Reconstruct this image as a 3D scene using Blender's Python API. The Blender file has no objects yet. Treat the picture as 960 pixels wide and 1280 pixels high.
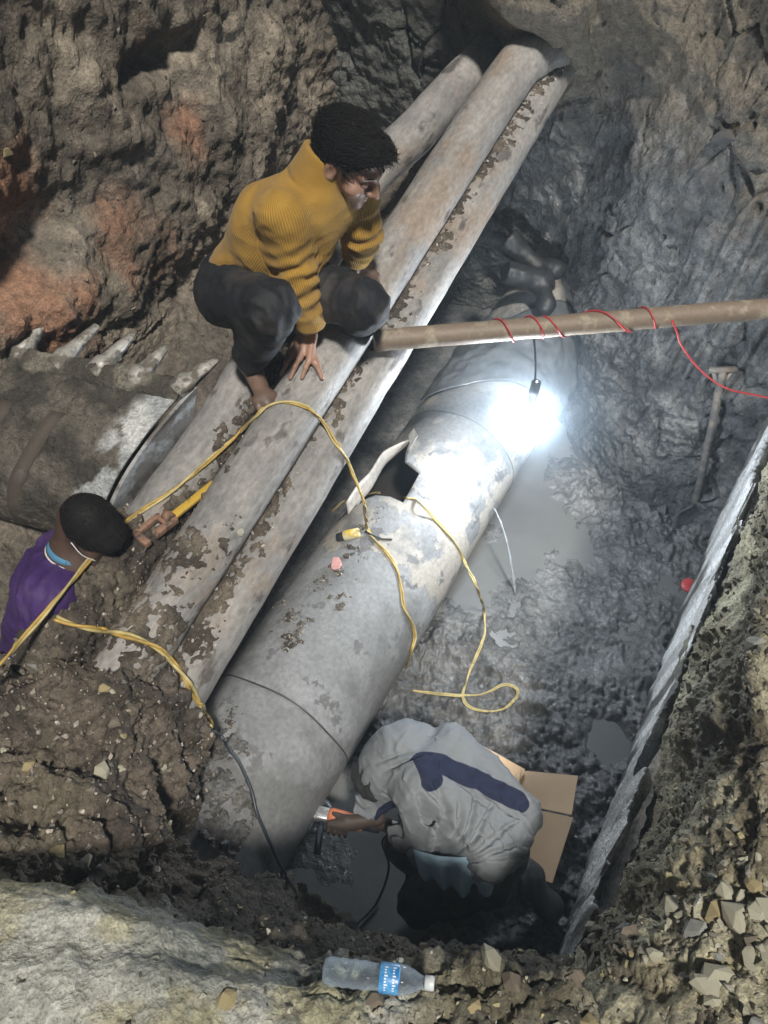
import bpy, bmesh, math, random
import numpy as np
from mathutils import Vector, Matrix, geometry
from mathutils.bvhtree import BVHTree
R = math.radians
rng = np.random.default_rng(7); random.seed(7)
scn = bpy.context.scene
COL = scn.collection

# ------------------------------------------------------------------ camera, world, sun, exposure
CAM_H, PITCH, FPX = 3.1, R(52), 1000.0
cam = bpy.data.objects.new('camera', bpy.data.cameras.new('camera')); COL.objects.link(cam)
cam.location = (0, 0, CAM_H); cam.rotation_euler = (R(90) - PITCH, 0, 0)
cam.data.sensor_fit = 'HORIZONTAL'; cam.data.sensor_width = 36; cam.data.lens = 36 * FPX / 960
cam.data.clip_start = .02; cam.data.clip_end = 200
scn.camera = cam
SUN_EL, SUN_AZ = R(62), R(166)          # azimuth clockwise from +Y: the flood light comes from behind the photographer
w = bpy.data.worlds.new('World'); scn.world = w; w.use_nodes = True
wn = w.node_tree; bg = wn.nodes['Background']
sky = wn.nodes.new('ShaderNodeTexSky'); sky.sky_type = 'NISHITA'; sky.sun_disc = False
sky.sun_elevation = SUN_EL; sky.sun_rotation = SUN_AZ
wn.links.new(sky.outputs[0], bg.inputs[0]); bg.inputs[1].default_value = .007
sun = bpy.data.objects.new('sun', bpy.data.lights.new('sun', 'SUN')); COL.objects.link(sun)
sun.data.energy = 2.8; sun.data.angle = R(6); sun.data.color = (1, .95, .86)
_sd = Vector((math.sin(SUN_AZ) * math.cos(SUN_EL), math.cos(SUN_AZ) * math.cos(SUN_EL), math.sin(SUN_EL)))
sun.rotation_euler = _sd.to_track_quat('Z', 'Y').to_euler()
scn.view_settings.view_transform = 'Standard'; scn.view_settings.look = 'None'
scn.view_settings.exposure = .68; scn.view_settings.gamma = 1
try:
    scn.cycles.use_denoising = True
    scn.cycles.max_bounces = 6; scn.cycles.transparent_max_bounces = 12; scn.cycles.volume_bounces = 0
except Exception: pass
LAMP_E = 155; HAZE = .016

# ------------------------------------------------------------------ helpers
_c, _s = math.cos(PITCH), math.sin(PITCH)
O = np.array([0, 0, CAM_H])
def ray(u, v):
    a = (u - 480) / FPX; b = (v - 640) / FPX
    return np.array([a, _c - b * _s, -_s - b * _c])
def W(u, v, t): return O + ray(u, v) * t                 # a point of the pit seen at that place of the survey photo, t metres deep
def Wz(u, v, z): d = ray(u, v); return O + d * ((z - CAM_H) / d[2])
TD = np.array([math.sin(R(28.9)), math.cos(R(28.9)), 0]); TN = np.array([TD[1], -TD[0], 0])   # trench axis and its right-hand normal
def SP(s, p, z): return TD * s + TN * p + np.array([0, 0, z])
def Wp(u, v, p): d = ray(u, v); return O + d * (p / (d @ TN))    # on the vertical plane at offset p
def nrm(v): v = np.asarray(v, float); return v / np.linalg.norm(v)
def reach(P, u, v, L, near=True):
    d = ray(u, v); w_ = O - P; a = d @ d; b = 2 * d @ w_; c = w_ @ w_ - L * L; D = b * b - 4 * a * c
    t = (-b + (-1 if near else 1) * math.sqrt(max(D, 0))) / 2 / a
    return O + d * t

# --- noise
_perm = rng.permutation(256); _perm = np.concatenate([_perm, _perm, _perm])
_g = rng.normal(size=(256, 3)); _g /= np.linalg.norm(_g, axis=1)[:, None]
def perlin(P):
    i = np.floor(P).astype(int); f = P - i; i &= 255; u = f * f * f * (f * (f * 6 - 15) + 10)
    def gr(dx, dy, dz):
        h = _perm[_perm[_perm[i[:, 0] + dx] + i[:, 1] + dy] + i[:, 2] + dz] & 255
        q = _g[h]; return q[:, 0] * (f[:, 0] - dx) + q[:, 1] * (f[:, 1] - dy) + q[:, 2] * (f[:, 2] - dz)
    def lp(a, b, t): return a + (b - a) * t
    x = lp(lp(lp(gr(0,0,0), gr(1,0,0), u[:,0]), lp(gr(0,1,0), gr(1,1,0), u[:,0]), u[:,1]),
           lp(lp(gr(0,0,1), gr(1,0,1), u[:,0]), lp(gr(0,1,1), gr(1,1,1), u[:,0]), u[:,1]), u[:,2])
    return x * 1.5
def fbm(P, sc, oc=4, gain=.5, off=0):
    a, r_, P_ = 1., 0, P * sc + off
    for _ in range(oc): r_ = r_ + a * perlin(P_); P_ = P_ * 2.03 + 11.7; a *= gain
    return r_
def ridged(P, sc, oc=3, off=0):
    a, r_, P_ = 1., 0, P * sc + off
    for _ in range(oc): r_ = r_ + a * (1 - np.abs(perlin(P_)) * 2); P_ = P_ * 2.1 + 5.3; a *= .5
    return r_ / 1.75
def worley(P, sc, off=0):
    P = P * sc + off; i = np.floor(P).astype(int); f1 = np.full(len(P), 9.); f2 = f1.copy(); idc = np.zeros(len(P))
    for dx in (-1, 0, 1):
        for dy in (-1, 0, 1):
            for dz in (-1, 0, 1):
                c = i + (dx, dy, dz); h = _perm[_perm[_perm[c[:, 0] & 255] + (c[:, 1] & 255)] + (c[:, 2] & 255)]
                q = c + np.stack([_perm[h] / 256., _perm[h + 71] / 256., _perm[h + 153] / 256.], 1)
                d = np.linalg.norm(P - q, axis=1); m = d < f1
                f2 = np.where(m, f1, np.minimum(f2, d)); idc = np.where(m, h / 256., idc); f1 = np.where(m, d, f1)
    return f1, f2, idc
def sst(a, b, x): t = np.clip((x - a) / (b - a), 0, 1); return t * t * (3 - 2 * t)

# --- mesh building
def mesh_np(name, V, F, mat, smooth=True, attrs=None):
    V = np.asarray(V, np.float32); me = bpy.data.meshes.new(name)
    if isinstance(F, np.ndarray):
        k = F.shape[1]; me.vertices.add(len(V)); me.vertices.foreach_set('co', V.ravel())
        me.loops.add(F.size); me.loops.foreach_set('vertex_index', F.astype(np.int32).ravel())
        me.polygons.add(len(F)); me.polygons.foreach_set('loop_start', np.arange(0, F.size, k, dtype=np.int32))
        me.update(calc_edges=True); me.validate()
    else: me.from_pydata(V.tolist(), [], F); me.update()
    me.polygons.foreach_set('use_smooth', np.full(len(me.polygons), smooth))
    for k, a in (attrs or {}).items():
        a = np.asarray(a, np.float32)
        if a.ndim == 1: me.attributes.new(k, 'FLOAT', 'POINT').data.foreach_set('value', a)
        else:
            t = me.attributes.new(k, 'FLOAT_COLOR', 'POINT'); t.data.foreach_set('color', np.concatenate([a, np.ones((len(a), 1), np.float32)], 1).ravel())
    if mat: me.materials.append(mat)
    return me
def link(name, me, parent=None, kind=None):
    o = bpy.data.objects.new(name, me); COL.objects.link(o)
    if parent: o.parent = parent
    if kind: o['kind'] = kind
    return o
def tag(o, label, cat, group=None):
    o['label'] = label; o['category'] = cat
    if group: o['group'] = group
    return o
def empty(name, loc, label, cat, group=None, rot=None):
    o = bpy.data.objects.new(name, None); COL.objects.link(o); o.location = loc; o.empty_display_size = .05
    if rot: o.rotation_euler = rot
    return tag(o, label, cat, group)
def part(name, V, F, mat, parent, smooth=True, attrs=None):      # V in world coordinates
    V = np.asarray(V, float)
    M = parent_matrix(parent)
    if M is not None: V = (V - np.array(M.translation)) @ np.array(M.to_3x3().inverted()).T
    return link(name, mesh_np(name, V, F, mat, smooth, attrs), parent)
def parent_matrix(p):
    M = Matrix.Identity(4)
    while p is not None:
        M = (Matrix.LocRotScale(p.location, p.rotation_euler, p.scale)) @ M; p = p.parent
    return M
def cat(*ms):
    V, F, n = [], [], 0
    for v, f in ms:
        v = np.asarray(v, float); V.append(v)
        F += [tuple(int(i) + n for i in q) for q in f]; n += len(v)
    return np.concatenate(V), F
def frame(d):
    d = nrm(d); a = np.array([0, 0, 1.]) if abs(d[2]) < .9 else np.array([1., 0, 0])
    x = nrm(np.cross(a, d)); return x, np.cross(d, x), d
def tube(pts, r, n=8, cap=True):
    pts = np.asarray(pts, float); m = len(pts); r = np.broadcast_to(np.asarray(r, float), (m,))
    T = np.gradient(pts, axis=0); T /= np.linalg.norm(T, axis=1)[:, None] + 1e-12
    x = frame(T[0])[0]; V = []
    for i in range(m):
        x = nrm(x - T[i] * (x @ T[i])); y = np.cross(T[i], x)
        a = np.arange(n) * 2 * np.pi / n
        V.append(pts[i] + r[i] * (np.cos(a)[:, None] * x + np.sin(a)[:, None] * y))
    F = [(i * n + j, i * n + (j + 1) % n, (i + 1) * n + (j + 1) % n, (i + 1) * n + j) for i in range(m - 1) for j in range(n)]
    if cap: F += [tuple(range(n))[::-1], tuple((m - 1) * n + j for j in range(n))]
    return np.concatenate(V), F
def spline(pts, k=8):
    P = np.asarray(pts, float); Q = np.concatenate([[2 * P[0] - P[1]], P, [2 * P[-1] - P[-2]]]); out = []
    for i in range(len(P) - 1):
        p0, p1, p2, p3 = Q[i:i + 4]
        for t in np.arange(k) / k:
            out.append(.5 * (2 * p1 + (p2 - p0) * t + (2 * p0 - 5 * p1 + 4 * p2 - p3) * t * t + (3 * p1 - p0 - 3 * p2 + p3) * t ** 3))
    return np.array(out + [P[-1]])
def box(c, ax, ay, az, hx, hy, hz, bev=0.0):
    c = np.asarray(c, float); bm = bmesh.new(); bmesh.ops.create_cube(bm, size=2)
    for v in bm.verts: v.co = Vector((v.co.x * hx, v.co.y * hy, v.co.z * hz))
    if bev: bmesh.ops.bevel(bm, geom=bm.edges[:], offset=bev, segments=2, affect='EDGES', profile=.5)
    V = np.array([v.co[:] for v in bm.verts]); bm.verts.index_update(); F = [tuple(v.index for v in f.verts) for f in bm.faces]; bm.free()
    return c + V[:, :1] * ax + V[:, 1:2] * ay + V[:, 2:] * az, F
def lathe(prof, P0, d, n=24):
    x, y, d = frame(d); V = []; a = np.arange(n) * 2 * np.pi / n
    for z, r in prof: V.append(P0 + d * z + r * (np.cos(a)[:, None] * x + np.sin(a)[:, None] * y))
    m = len(prof)
    F = [(i * n + j, i * n + (j + 1) % n, (i + 1) * n + (j + 1) % n, (i + 1) * n + j) for i in range(m - 1) for j in range(n)]
    return np.concatenate(V), F

# --- signed distance bodies
def s_cone(P, a, b, r1, r2):
    a = np.asarray(a, float); ba = np.asarray(b, float) - a; pa = P - a
    h = np.clip(pa @ ba / (ba @ ba), 0, 1)
    return np.linalg.norm(pa - h[:, None] * ba, axis=1) - (r1 + (r2 - r1) * h)
def s_ell(P, c, r, M=None):
    q = P - np.asarray(c, float)
    if M is not None: q = q @ np.asarray(M).T
    r = np.asarray(r, float); k0 = np.linalg.norm(q / r, axis=1); k1 = np.linalg.norm(q / (r * r), axis=1)
    return k0 * (k0 - 1) / (k1 + 1e-9)
def smin(a, b, k): h = np.clip(.5 + .5 * (b - a) / k, 0, 1); return b + (a - b) * h - k * h * (1 - h)
def smax(a, b, k): return -smin(-a, -b, k)
def nets(f, lo, hi, h):
    lo = np.asarray(lo, float); n = np.ceil((np.asarray(hi) - lo) / h).astype(int) + 1
    B = 8; nb = -(-n // B); n = nb * B
    bi = np.stack(np.meshgrid(*[np.arange(k) for k in nb], indexing='ij'), -1).reshape(-1, 3)
    dc = f(lo + (bi * B + (B - 1) / 2) * h); act = bi[np.abs(dc) < B * h * .9 + .03]
    vals = np.full(n, 1e3, np.float32)
    dblk = np.repeat(np.repeat(np.repeat(dc.reshape(nb), B, 0), B, 1), B, 2); vals = np.where(dblk < 0, -1., 1.).astype(np.float32)
    loc = np.stack(np.meshgrid(*[np.arange(B)] * 3, indexing='ij'), -1).reshape(-1, 3)
    for st in range(0, len(act), 800):
        ii = (act[st:st + 800, None, :] * B + loc[None]).reshape(-1, 3)
        vals[ii[:, 0], ii[:, 1], ii[:, 2]] = f(lo + ii * h)
    ins = vals < 0
    c = np.zeros(np.array(n) - 1, np.int8)
    for dx in (0, 1):
        for dy in (0, 1):
            for dz in (0, 1): c += ins[dx:n[0]-1+dx, dy:n[1]-1+dy, dz:n[2]-1+dz]
    ci = np.argwhere((c > 0) & (c < 8)); idx = np.full(np.array(n) - 1, -1, np.int64); idx[tuple(ci.T)] = np.arange(len(ci))
    cor = np.array([[x, y, z] for x in (0, 1) for y in (0, 1) for z in (0, 1)])
    cv = np.stack([vals[tuple((ci + k).T)] for k in cor], 1)
    acc = np.zeros((len(ci), 3)); cnt = np.zeros(len(ci))
    for a in range(8):
        for b in range(a + 1, 8):
            if np.abs(cor[a] - cor[b]).sum() == 1:
                m = (cv[:, a] < 0) != (cv[:, b] < 0); t = np.where(m, cv[:, a] / (cv[:, a] - cv[:, b] + 1e-12), 0)
                acc += np.where(m[:, None], cor[a] + t[:, None] * (cor[b] - cor[a]), 0); cnt += m
    V = lo + (ci + acc / cnt[:, None]) * h; F = []
    for ax in range(3):
        o1, o2 = (ax + 1) % 3, (ax + 2) % 3
        sl = [slice(None)] * 3; sl2 = sl[:]; sl[ax] = slice(0, -1); sl2[ax] = slice(1, None)
        A = ins[tuple(sl)]; Bq = ins[tuple(sl2)]; e = np.argwhere(A != Bq)
        e = e[(e[:, o1] > 0) & (e[:, o2] > 0) & (e[:, o1] < n[o1] - 1) & (e[:, o2] < n[o2] - 1)]
        d1 = np.zeros(3, int); d1[o1] = 1; d2 = np.zeros(3, int); d2[o2] = 1
        q = np.stack([idx[tuple((e - d1 - d2).T)], idx[tuple((e - d2).T)], idx[tuple(e.T)], idx[tuple((e - d1).T)]], 1)
        fl = A[tuple(e.T)]; q = np.where(fl[:, None], q, q[:, ::-1]); F.append(q[(q >= 0).all(1)])
    return V, np.concatenate(F)
def bbox(pts, pad): P = np.asarray(pts); return P.min(0) - pad, P.max(0) + pad

# --- materials
def newmat(name):
    m = bpy.data.materials.new(name); m.use_nodes = True; nt = m.node_tree; return m, nt, nt.nodes['Principled BSDF']
def N(nt, t, **kw):
    n = nt.nodes.new(t)
    for k, v in kw.items():
        if k in n.inputs: n.inputs[k].default_value = v
        else: setattr(n, k, v)
    return n
def rampn(nt, src, stops):
    r_ = N(nt, 'ShaderNodeValToRGB'); e = r_.color_ramp.elements
    for i, (p, c) in enumerate(stops):
        el = e[i] if i < 2 else e.new(p)
        el.position = p; el.color = (*c, 1) if len(c) == 3 else c
    nt.links.new(src, r_.inputs[0]); return r_.outputs[0]
def mixc(nt, f, a, b, mode='MIX'):
    m = N(nt, 'ShaderNodeMix', data_type='RGBA', blend_type=mode)
    for s_, i in ((f, 0), (a, 6), (b, 7)):
        if isinstance(s_, (int, float)): m.inputs[i].default_value = s_
        elif isinstance(s_, tuple): m.inputs[i].default_value = (*s_, 1)
        else: nt.links.new(s_, m.inputs[i])
    return m.outputs[2]
def bump(nt, bs, src, st, dist=.01, prev=None):
    b = N(nt, 'ShaderNodeBump', Strength=st, Distance=dist); nt.links.new(src, b.inputs['Height'])
    if prev is not None: nt.links.new(prev, b.inputs['Normal'])
    nt.links.new(b.outputs[0], bs.inputs['Normal']); return b.outputs[0]
def noise(nt, co, sc, det=6, rough=.6):
    n = N(nt, 'ShaderNodeTexNoise', Scale=sc, Detail=det, Roughness=rough); nt.links.new(co, n.inputs['Vector']); return n.outputs[0]
def earth_mat(name, rough_dry=.9, rough_wet=.32, b1=.6, b2=.5, sc=1.):
    m, nt, bs = newmat(name); co = N(nt, 'ShaderNodeTexCoord').outputs['Object']
    a = N(nt, 'ShaderNodeAttribute', attribute_name='col'); wt = N(nt, 'ShaderNodeAttribute', attribute_name='wet')
    n1 = noise(nt, co, 38 * sc, 8, .65); n2 = noise(nt, co, 150 * sc, 5, .6); n3 = noise(nt, co, 9, 5)
    c = mixc(nt, 1., a.outputs['Color'], rampn(nt, n1, [(.3, (.55, .55, .55)), (.7, (1.35, 1.35, 1.35))]), 'MULTIPLY')
    c = mixc(nt, 1., c, rampn(nt, n2, [(.35, (.72, .72, .72)), (.7, (1.25, 1.25, 1.25))]), 'MULTIPLY')
    nt.links.new(c, bs.inputs['Base Color'])
    rr = N(nt, 'ShaderNodeMapRange'); nt.links.new(wt.outputs['Fac'], rr.inputs[0]); rr.inputs[3].default_value = rough_dry; rr.inputs[4].default_value = rough_wet
    ra = N(nt, 'ShaderNodeMath', operation='MULTIPLY_ADD'); nt.links.new(n1, ra.inputs[0]); ra.inputs[1].default_value = .25; nt.links.new(rr.outputs[0], ra.inputs[2])
    rb = N(nt, 'ShaderNodeMath', operation='SUBTRACT'); nt.links.new(ra.outputs[0], rb.inputs[0]); rb.inputs[1].default_value = .12
    nt.links.new(rb.outputs[0], bs.inputs['Roughness'])
    bs.inputs['Specular IOR Level'].default_value = .4
    vo = N(nt, 'ShaderNodeTexVoronoi', Scale=70 * sc); nt.links.new(co, vo.inputs['Vector'])
    p = bump(nt, bs, n1, b1, .02); p = bump(nt, bs, vo.outputs['Distance'], b2 * .7, .008, p); bump(nt, bs, n2, b2, .006, p)
    return m
def plain(name, col, rough=.6, metal=0, var=.25, sc=30, bst=.15, spec=.5, bd=.004):
    m, nt, bs = newmat(name); co = N(nt, 'ShaderNodeTexCoord').outputs['Object']
    n1 = noise(nt, co, sc, 6); lo = tuple(c * (1 - var) for c in col); hi = tuple(min(1, c * (1 + var)) for c in col)
    nt.links.new(rampn(nt, n1, [(.3, lo), (.7, hi)]), bs.inputs['Base Color'])
    bs.inputs['Roughness'].default_value = rough; bs.inputs['Metallic'].default_value = metal; bs.inputs['Specular IOR Level'].default_value = spec
    if bst: bump(nt, bs, noise(nt, co, sc * 3, 5), bst, bd)
    return m
def dirty(name, col, dirt, amount=.5, rough=.45, metal=0., sc=12, bst=.2, edge=.06):
    m, nt, bs = newmat(name); co = N(nt, 'ShaderNodeTexCoord').outputs['Object']
    n1 = noise(nt, co, sc, 8, .65); n2 = noise(nt, co, sc * 6, 5)
    f = rampn(nt, n1, [(amount - edge, (1, 1, 1)), (amount + edge, (0, 0, 0))])
    c1 = mixc(nt, n2, tuple(x * .75 for x in col), tuple(min(1, x * 1.25) for x in col))
    c2 = mixc(nt, n2, tuple(x * .6 for x in dirt), tuple(min(1, x * 1.4) for x in dirt))
    nt.links.new(mixc(nt, f, c1, c2), bs.inputs['Base Color'])
    nt.links.new(rampn(nt, f, [(0, (rough,) * 3), (1, (.85,) * 3)]), bs.inputs['Roughness'])
    nt.links.new(rampn(nt, f, [(0, (metal,) * 3), (1, (0,) * 3)]), bs.inputs['Metallic'])
    p = bump(nt, bs, f, .3, .004); bump(nt, bs, n2, bst, .004, p)
    return m

# --- lofted sheets of earth
def cr(P, n):
    m = len(P); Q = np.concatenate([[2 * P[0] - P[1]], P, [2 * P[-1] - P[-2]]]); x = np.linspace(0, m - 1, n); i = np.minimum(x.astype(int), m - 2); t = x - i
    t = t.reshape((-1,) + (1,) * (P.ndim - 1)); p0, p1, p2, p3 = Q[i], Q[i + 1], Q[i + 2], Q[i + 3]
    return .5 * (2 * p1 + (p2 - p0) * t + (2 * p0 - 5 * p1 + 4 * p2 - p3) * t * t + (3 * p1 - p0 - 3 * p2 + p3) * t ** 3)
BV = {}; SH = {}
def sheet(name, ctrl, nu, nv, fn, mat, kind='structure'):
    G = cr(np.asarray(ctrl, float), nu); G = np.swapaxes(cr(np.swapaxes(G, 0, 1), nv), 0, 1)
    du = np.gradient(G, axis=0); dv = np.gradient(G, axis=1); Nn = np.cross(du, dv); Nn /= np.linalg.norm(Nn, axis=2)[..., None] + 1e-12
    P = G.reshape(-1, 3); Q = Nn.reshape(-1, 3)
    cam_dir = (O - P); flip = np.sign((Q * cam_dir).sum(1).mean()); Q = Q * flip
    uu, vv = np.meshgrid(np.linspace(0, 1, nu), np.linspace(0, 1, nv), indexing='ij')
    off, col, wet = fn(P, Q, uu.ravel(), vv.ravel())
    if off.ndim == 1: off = off[:, None] * Q
    P = P + off
    a = np.arange(nu * nv).reshape(nu, nv); F = np.stack([a[:-1, :-1], a[1:, :-1], a[1:, 1:], a[:-1, 1:]], -1).reshape(-1, 4)
    if flip < 0: F = F[:, ::-1]
    me = mesh_np(name, P, F, mat, True, {'col': np.clip(col, .004, 1), 'wet': wet})
    o = link(name, me, None, kind); SH[name] = (P, F)
    return o, P, F
def bvh_add(key, V, F): BV[key] = BVHTree.FromPolygons([tuple(map(float, p)) for p in V], [tuple(map(int, f)) for f in F])
def hit(u, v, keys=None):
    d = nrm(ray(u, v)); best = None
    for k, b in BV.items():
        if keys and k not in keys: continue
        l, n, i, dist = b.ray_cast(Vector(O), Vector(d))
        if l is not None and (best is None or dist < best[2]): best = (np.array(l), np.array(n) * (1 if np.array(n) @ d < 0 else -1), dist)
    return best
def lerp3(a, b, t): return np.asarray(a) + (np.asarray(b) - np.asarray(a)) * np.asarray(t)[:, None]

# ------------------------------------------------------------------ the setting
M_clay = earth_mat('grey_clay', .75, .3, .85, .7)
M_soil = earth_mat('brown_soil', .92, .4, .7, .6)
M_bank = earth_mat('stony_bank', .92, .5, .6, .6, 1.3)
M_mud = earth_mat('wet_mud', .4, .1, .5, .3, .8)

# pit floor (mud sheet), lumps where the photo shows them
LUMPS = [(700,800,.16,.03),(760,780,.16,.03),(680,860,.16,.035),(640,790,.12,.025),(820,840,.14,.04),(770,730,.14,.028),(700,720,.1,.022),(660,900,.14,.05),(720,990,.12,.05),(620,840,.12,.04),(850,690,.12,.04),(780,620,.16,.05),(550,815,.13,.075),(500,850,.12,.075),(590,800,.09,.05),(640,850,.1,.05),(560,890,.13,.06),(680,900,.12,.055),(640,930,.14,.06),(730,840,.12,.035),(760,880,.12,.055),(700,950,.1,.06),
         (720,730,.13,.028),(790,720,.12,.028),(800,760,.12,.03),(830,700,.08,.03),(730,790,.14,.03),(660,770,.1,.02),(690,690,.06,.02),(840,790,.1,.045),(810,840,.1,.06),(790,900,.08,.06),(770,990,.1,.07),
         (740,1050,.09,.07),(720,1120,.08,.07),(690,1170,.08,.06),(760,950,.1,.045),(600,960,.2,.05),(480,910,.1,.07),(470,950,.045,.05),(600,1150,.15,.02),(560,1170,.1,.02),(650,740,.07,.015),(470,880,.12,.07),(800,650,.2,.06),(880,640,.2,.09),(740,610,.15,.05)]
def f_floor(P, Q, u, v):
    z = np.full(len(P), -.028) + .016 * fbm(P, 3, 3)
    L = np.zeros(len(P))
    for (a, b, r_, h) in LUMPS:
        c = Wz(a, b, 0); d2 = ((P[:, :2] - c[:2]) ** 2).sum(1); L = np.maximum(L, h * np.exp(-d2 / (r_ * r_) * .65)) + .2 * h * np.exp(-d2 / (r_ * r_))
    wq = P + .05 * np.stack([fbm(P, 8, 3), fbm(P, 8, 3, off=7), fbm(P, 8, 3, off=3)], 1)
    n = ridged(wq, 6, 4) - .5; M_ = np.clip(L / .045, 0, 1.3)
    z = z + .012 + .35 * L + M_ * (.016 + .034 * n + .022 * fbm(P, 11, 5, .6) + .016 * (.5 - worley(wq, 26)[0]) + .010 * fbm(wq, 45, 3, .6)) + (.3 + .7 * np.minimum(1, M_)) * (.007 * fbm(wq, 24, 4, .65))
    c = Wz(762, 925, 0); d = np.hypot(P[:, 0] - c[0], (P[:, 1] - c[1]) * .75); z -= (z + .05) * np.exp(-(d / .075) ** 4)
    off = np.zeros_like(P); off[:, 2] = z
    k = sst(-.3, .4, fbm(P, 6, 4)); col = lerp3((.095, .097, .098), (.155, .156, .157), k)
    return off, col, np.clip(.75 + .4 * fbm(P, 5, 3), 0, 1)
g = [[SP(s, p, 0) for p in np.linspace(-1.75, .45, 5)] for s in np.linspace(.1, 4.3, 7)]
o, V, F = sheet('pit_floor', g, 640, 360, f_floor, M_mud); bvh_add('floor', V, F)

# still muddy water lying on the floor
m, nt, bs = newmat('muddy_water'); co = N(nt, 'ShaderNodeTexCoord').outputs['Object']
nt.links.new(rampn(nt, noise(nt, co, 2.5, 4), [(.3, (.11, .114, .117)), (.7, (.15, .152, .15))]), bs.inputs['Base Color'])
bs.inputs['Roughness'].default_value = .38; bs.inputs['Specular IOR Level'].default_value = .25; bump(nt, bs, noise(nt, co, 30, 4), .3, .006)
M_water = m
sp = np.linspace(.2, 3.6, 60); pp = np.linspace(-1.25, .33, 30)
V = np.array([SP(s, p, -.009 + .0015 * math.sin(9 * s + 4 * p)) for s in sp for p in pp]); a = np.arange(1800).reshape(60, 30)
F = np.stack([a[:-1, :-1], a[:-1, 1:], a[1:, 1:], a[1:, :-1]], -1).reshape(-1, 4)[:, ::-1]
link('muddy_water', mesh_np('muddy_water', V, F, M_water), None, 'structure'); bvh_add('water', V, F)

# far wall of grey clay
zs = [-.15, .15, .5, 1.0, 1.5, 2.1, 3.0]; ps = [.9, .3, .0, -.3, -.6, -.9, -1.25, -1.7, -2.3]
foot = [2.72, 2.74, 2.8, 2.88, 3.1, 3.6, 3.88, 3.8, 3.7]; lean = [.12, .14, .14, .14, .1, -.08, -.27, -.16, -.08]
g = [[SP(f_ + l * z + (.10 if z < .1 else 0) * -1, p, z) for p, f_, l in zip(ps, foot, lean)] for z in zs]
def f_far(P, Q, u, v):
    s = P @ TD; p = P @ TN; z = P[:, 2]
    wv, w2, _ = worley(P * [1, 1, .8], 6); cr_ = w2 - wv
    rough = sst(-.5, .6, fbm(P, 1.3, 2, off=4))
    h = .05 * fbm(P, 2.2, 4) + .02 * fbm(P, 9, 4) + (.3 + rough) * .011 * fbm(P, 22, 5, .65) - .03 * (1 - sst(0, .09, cr_)) * sst(-.1, .3, fbm(P, 2, 2, off=9))
    crk = ridged(P * [1, 1, .7], 4.5, 3, 2); h -= .035 * sst(.86, .98, crk)
    for pc, wd, z0, z1 in ((-.22, .02, .7, 1.45), (-.13, .03, .6, 1.7), (-.34, .02, .9, 1.4), (-.05, .025, .5, 1.5), (.04, .03, .6, 1.6), (.12, .02, .3, 1.4)):
        pw = pc + .1 * (z - 1.); m_ = np.exp(-((p - pw) / wd) ** 4) * sst(z0, z0 + .1, z) * (1 - sst(z1 - .1, z1, z)); h -= .03 * m_
    h += .24 * np.exp(-((p + 1.05) / .34) ** 2 - ((z - 1.98) / .24) ** 2)
    k = sst(-.4, .5, fbm(P, 3, 4)); col = lerp3((.075, .079, .083), (.15, .152, .153), k) * (.72 + .45 * sst(-.3, .35, fbm(P, 16, 4, .6)))[:, None]
    br = sst(.0, .8, (z - 1.25) * 1.2 + .5 * fbm(P, 2.5, 3) - np.abs(p + .9) * .5 + .15)
    col = col + (np.array([.24, .2, .145]) - col) * (br * .75)[:, None]
    gn = sst(-.2, .2, -(p + 1.45)) ; col = col + (np.array([.12, .125, .11]) - col) * (gn * .7)[:, None]
    col *= (1 - .6 * sst(.86, .97, crk))[:, None]
    lowwet = 1 - sst(.2, 1.3, z)
    return h, col, np.clip(.35 + .55 * lowwet + .3 * fbm(P, 4, 3), 0, 1)
o, V, F = sheet('far_earth_wall', g, 330, 430, f_far, M_clay); bvh_add('far', V, F)

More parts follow.
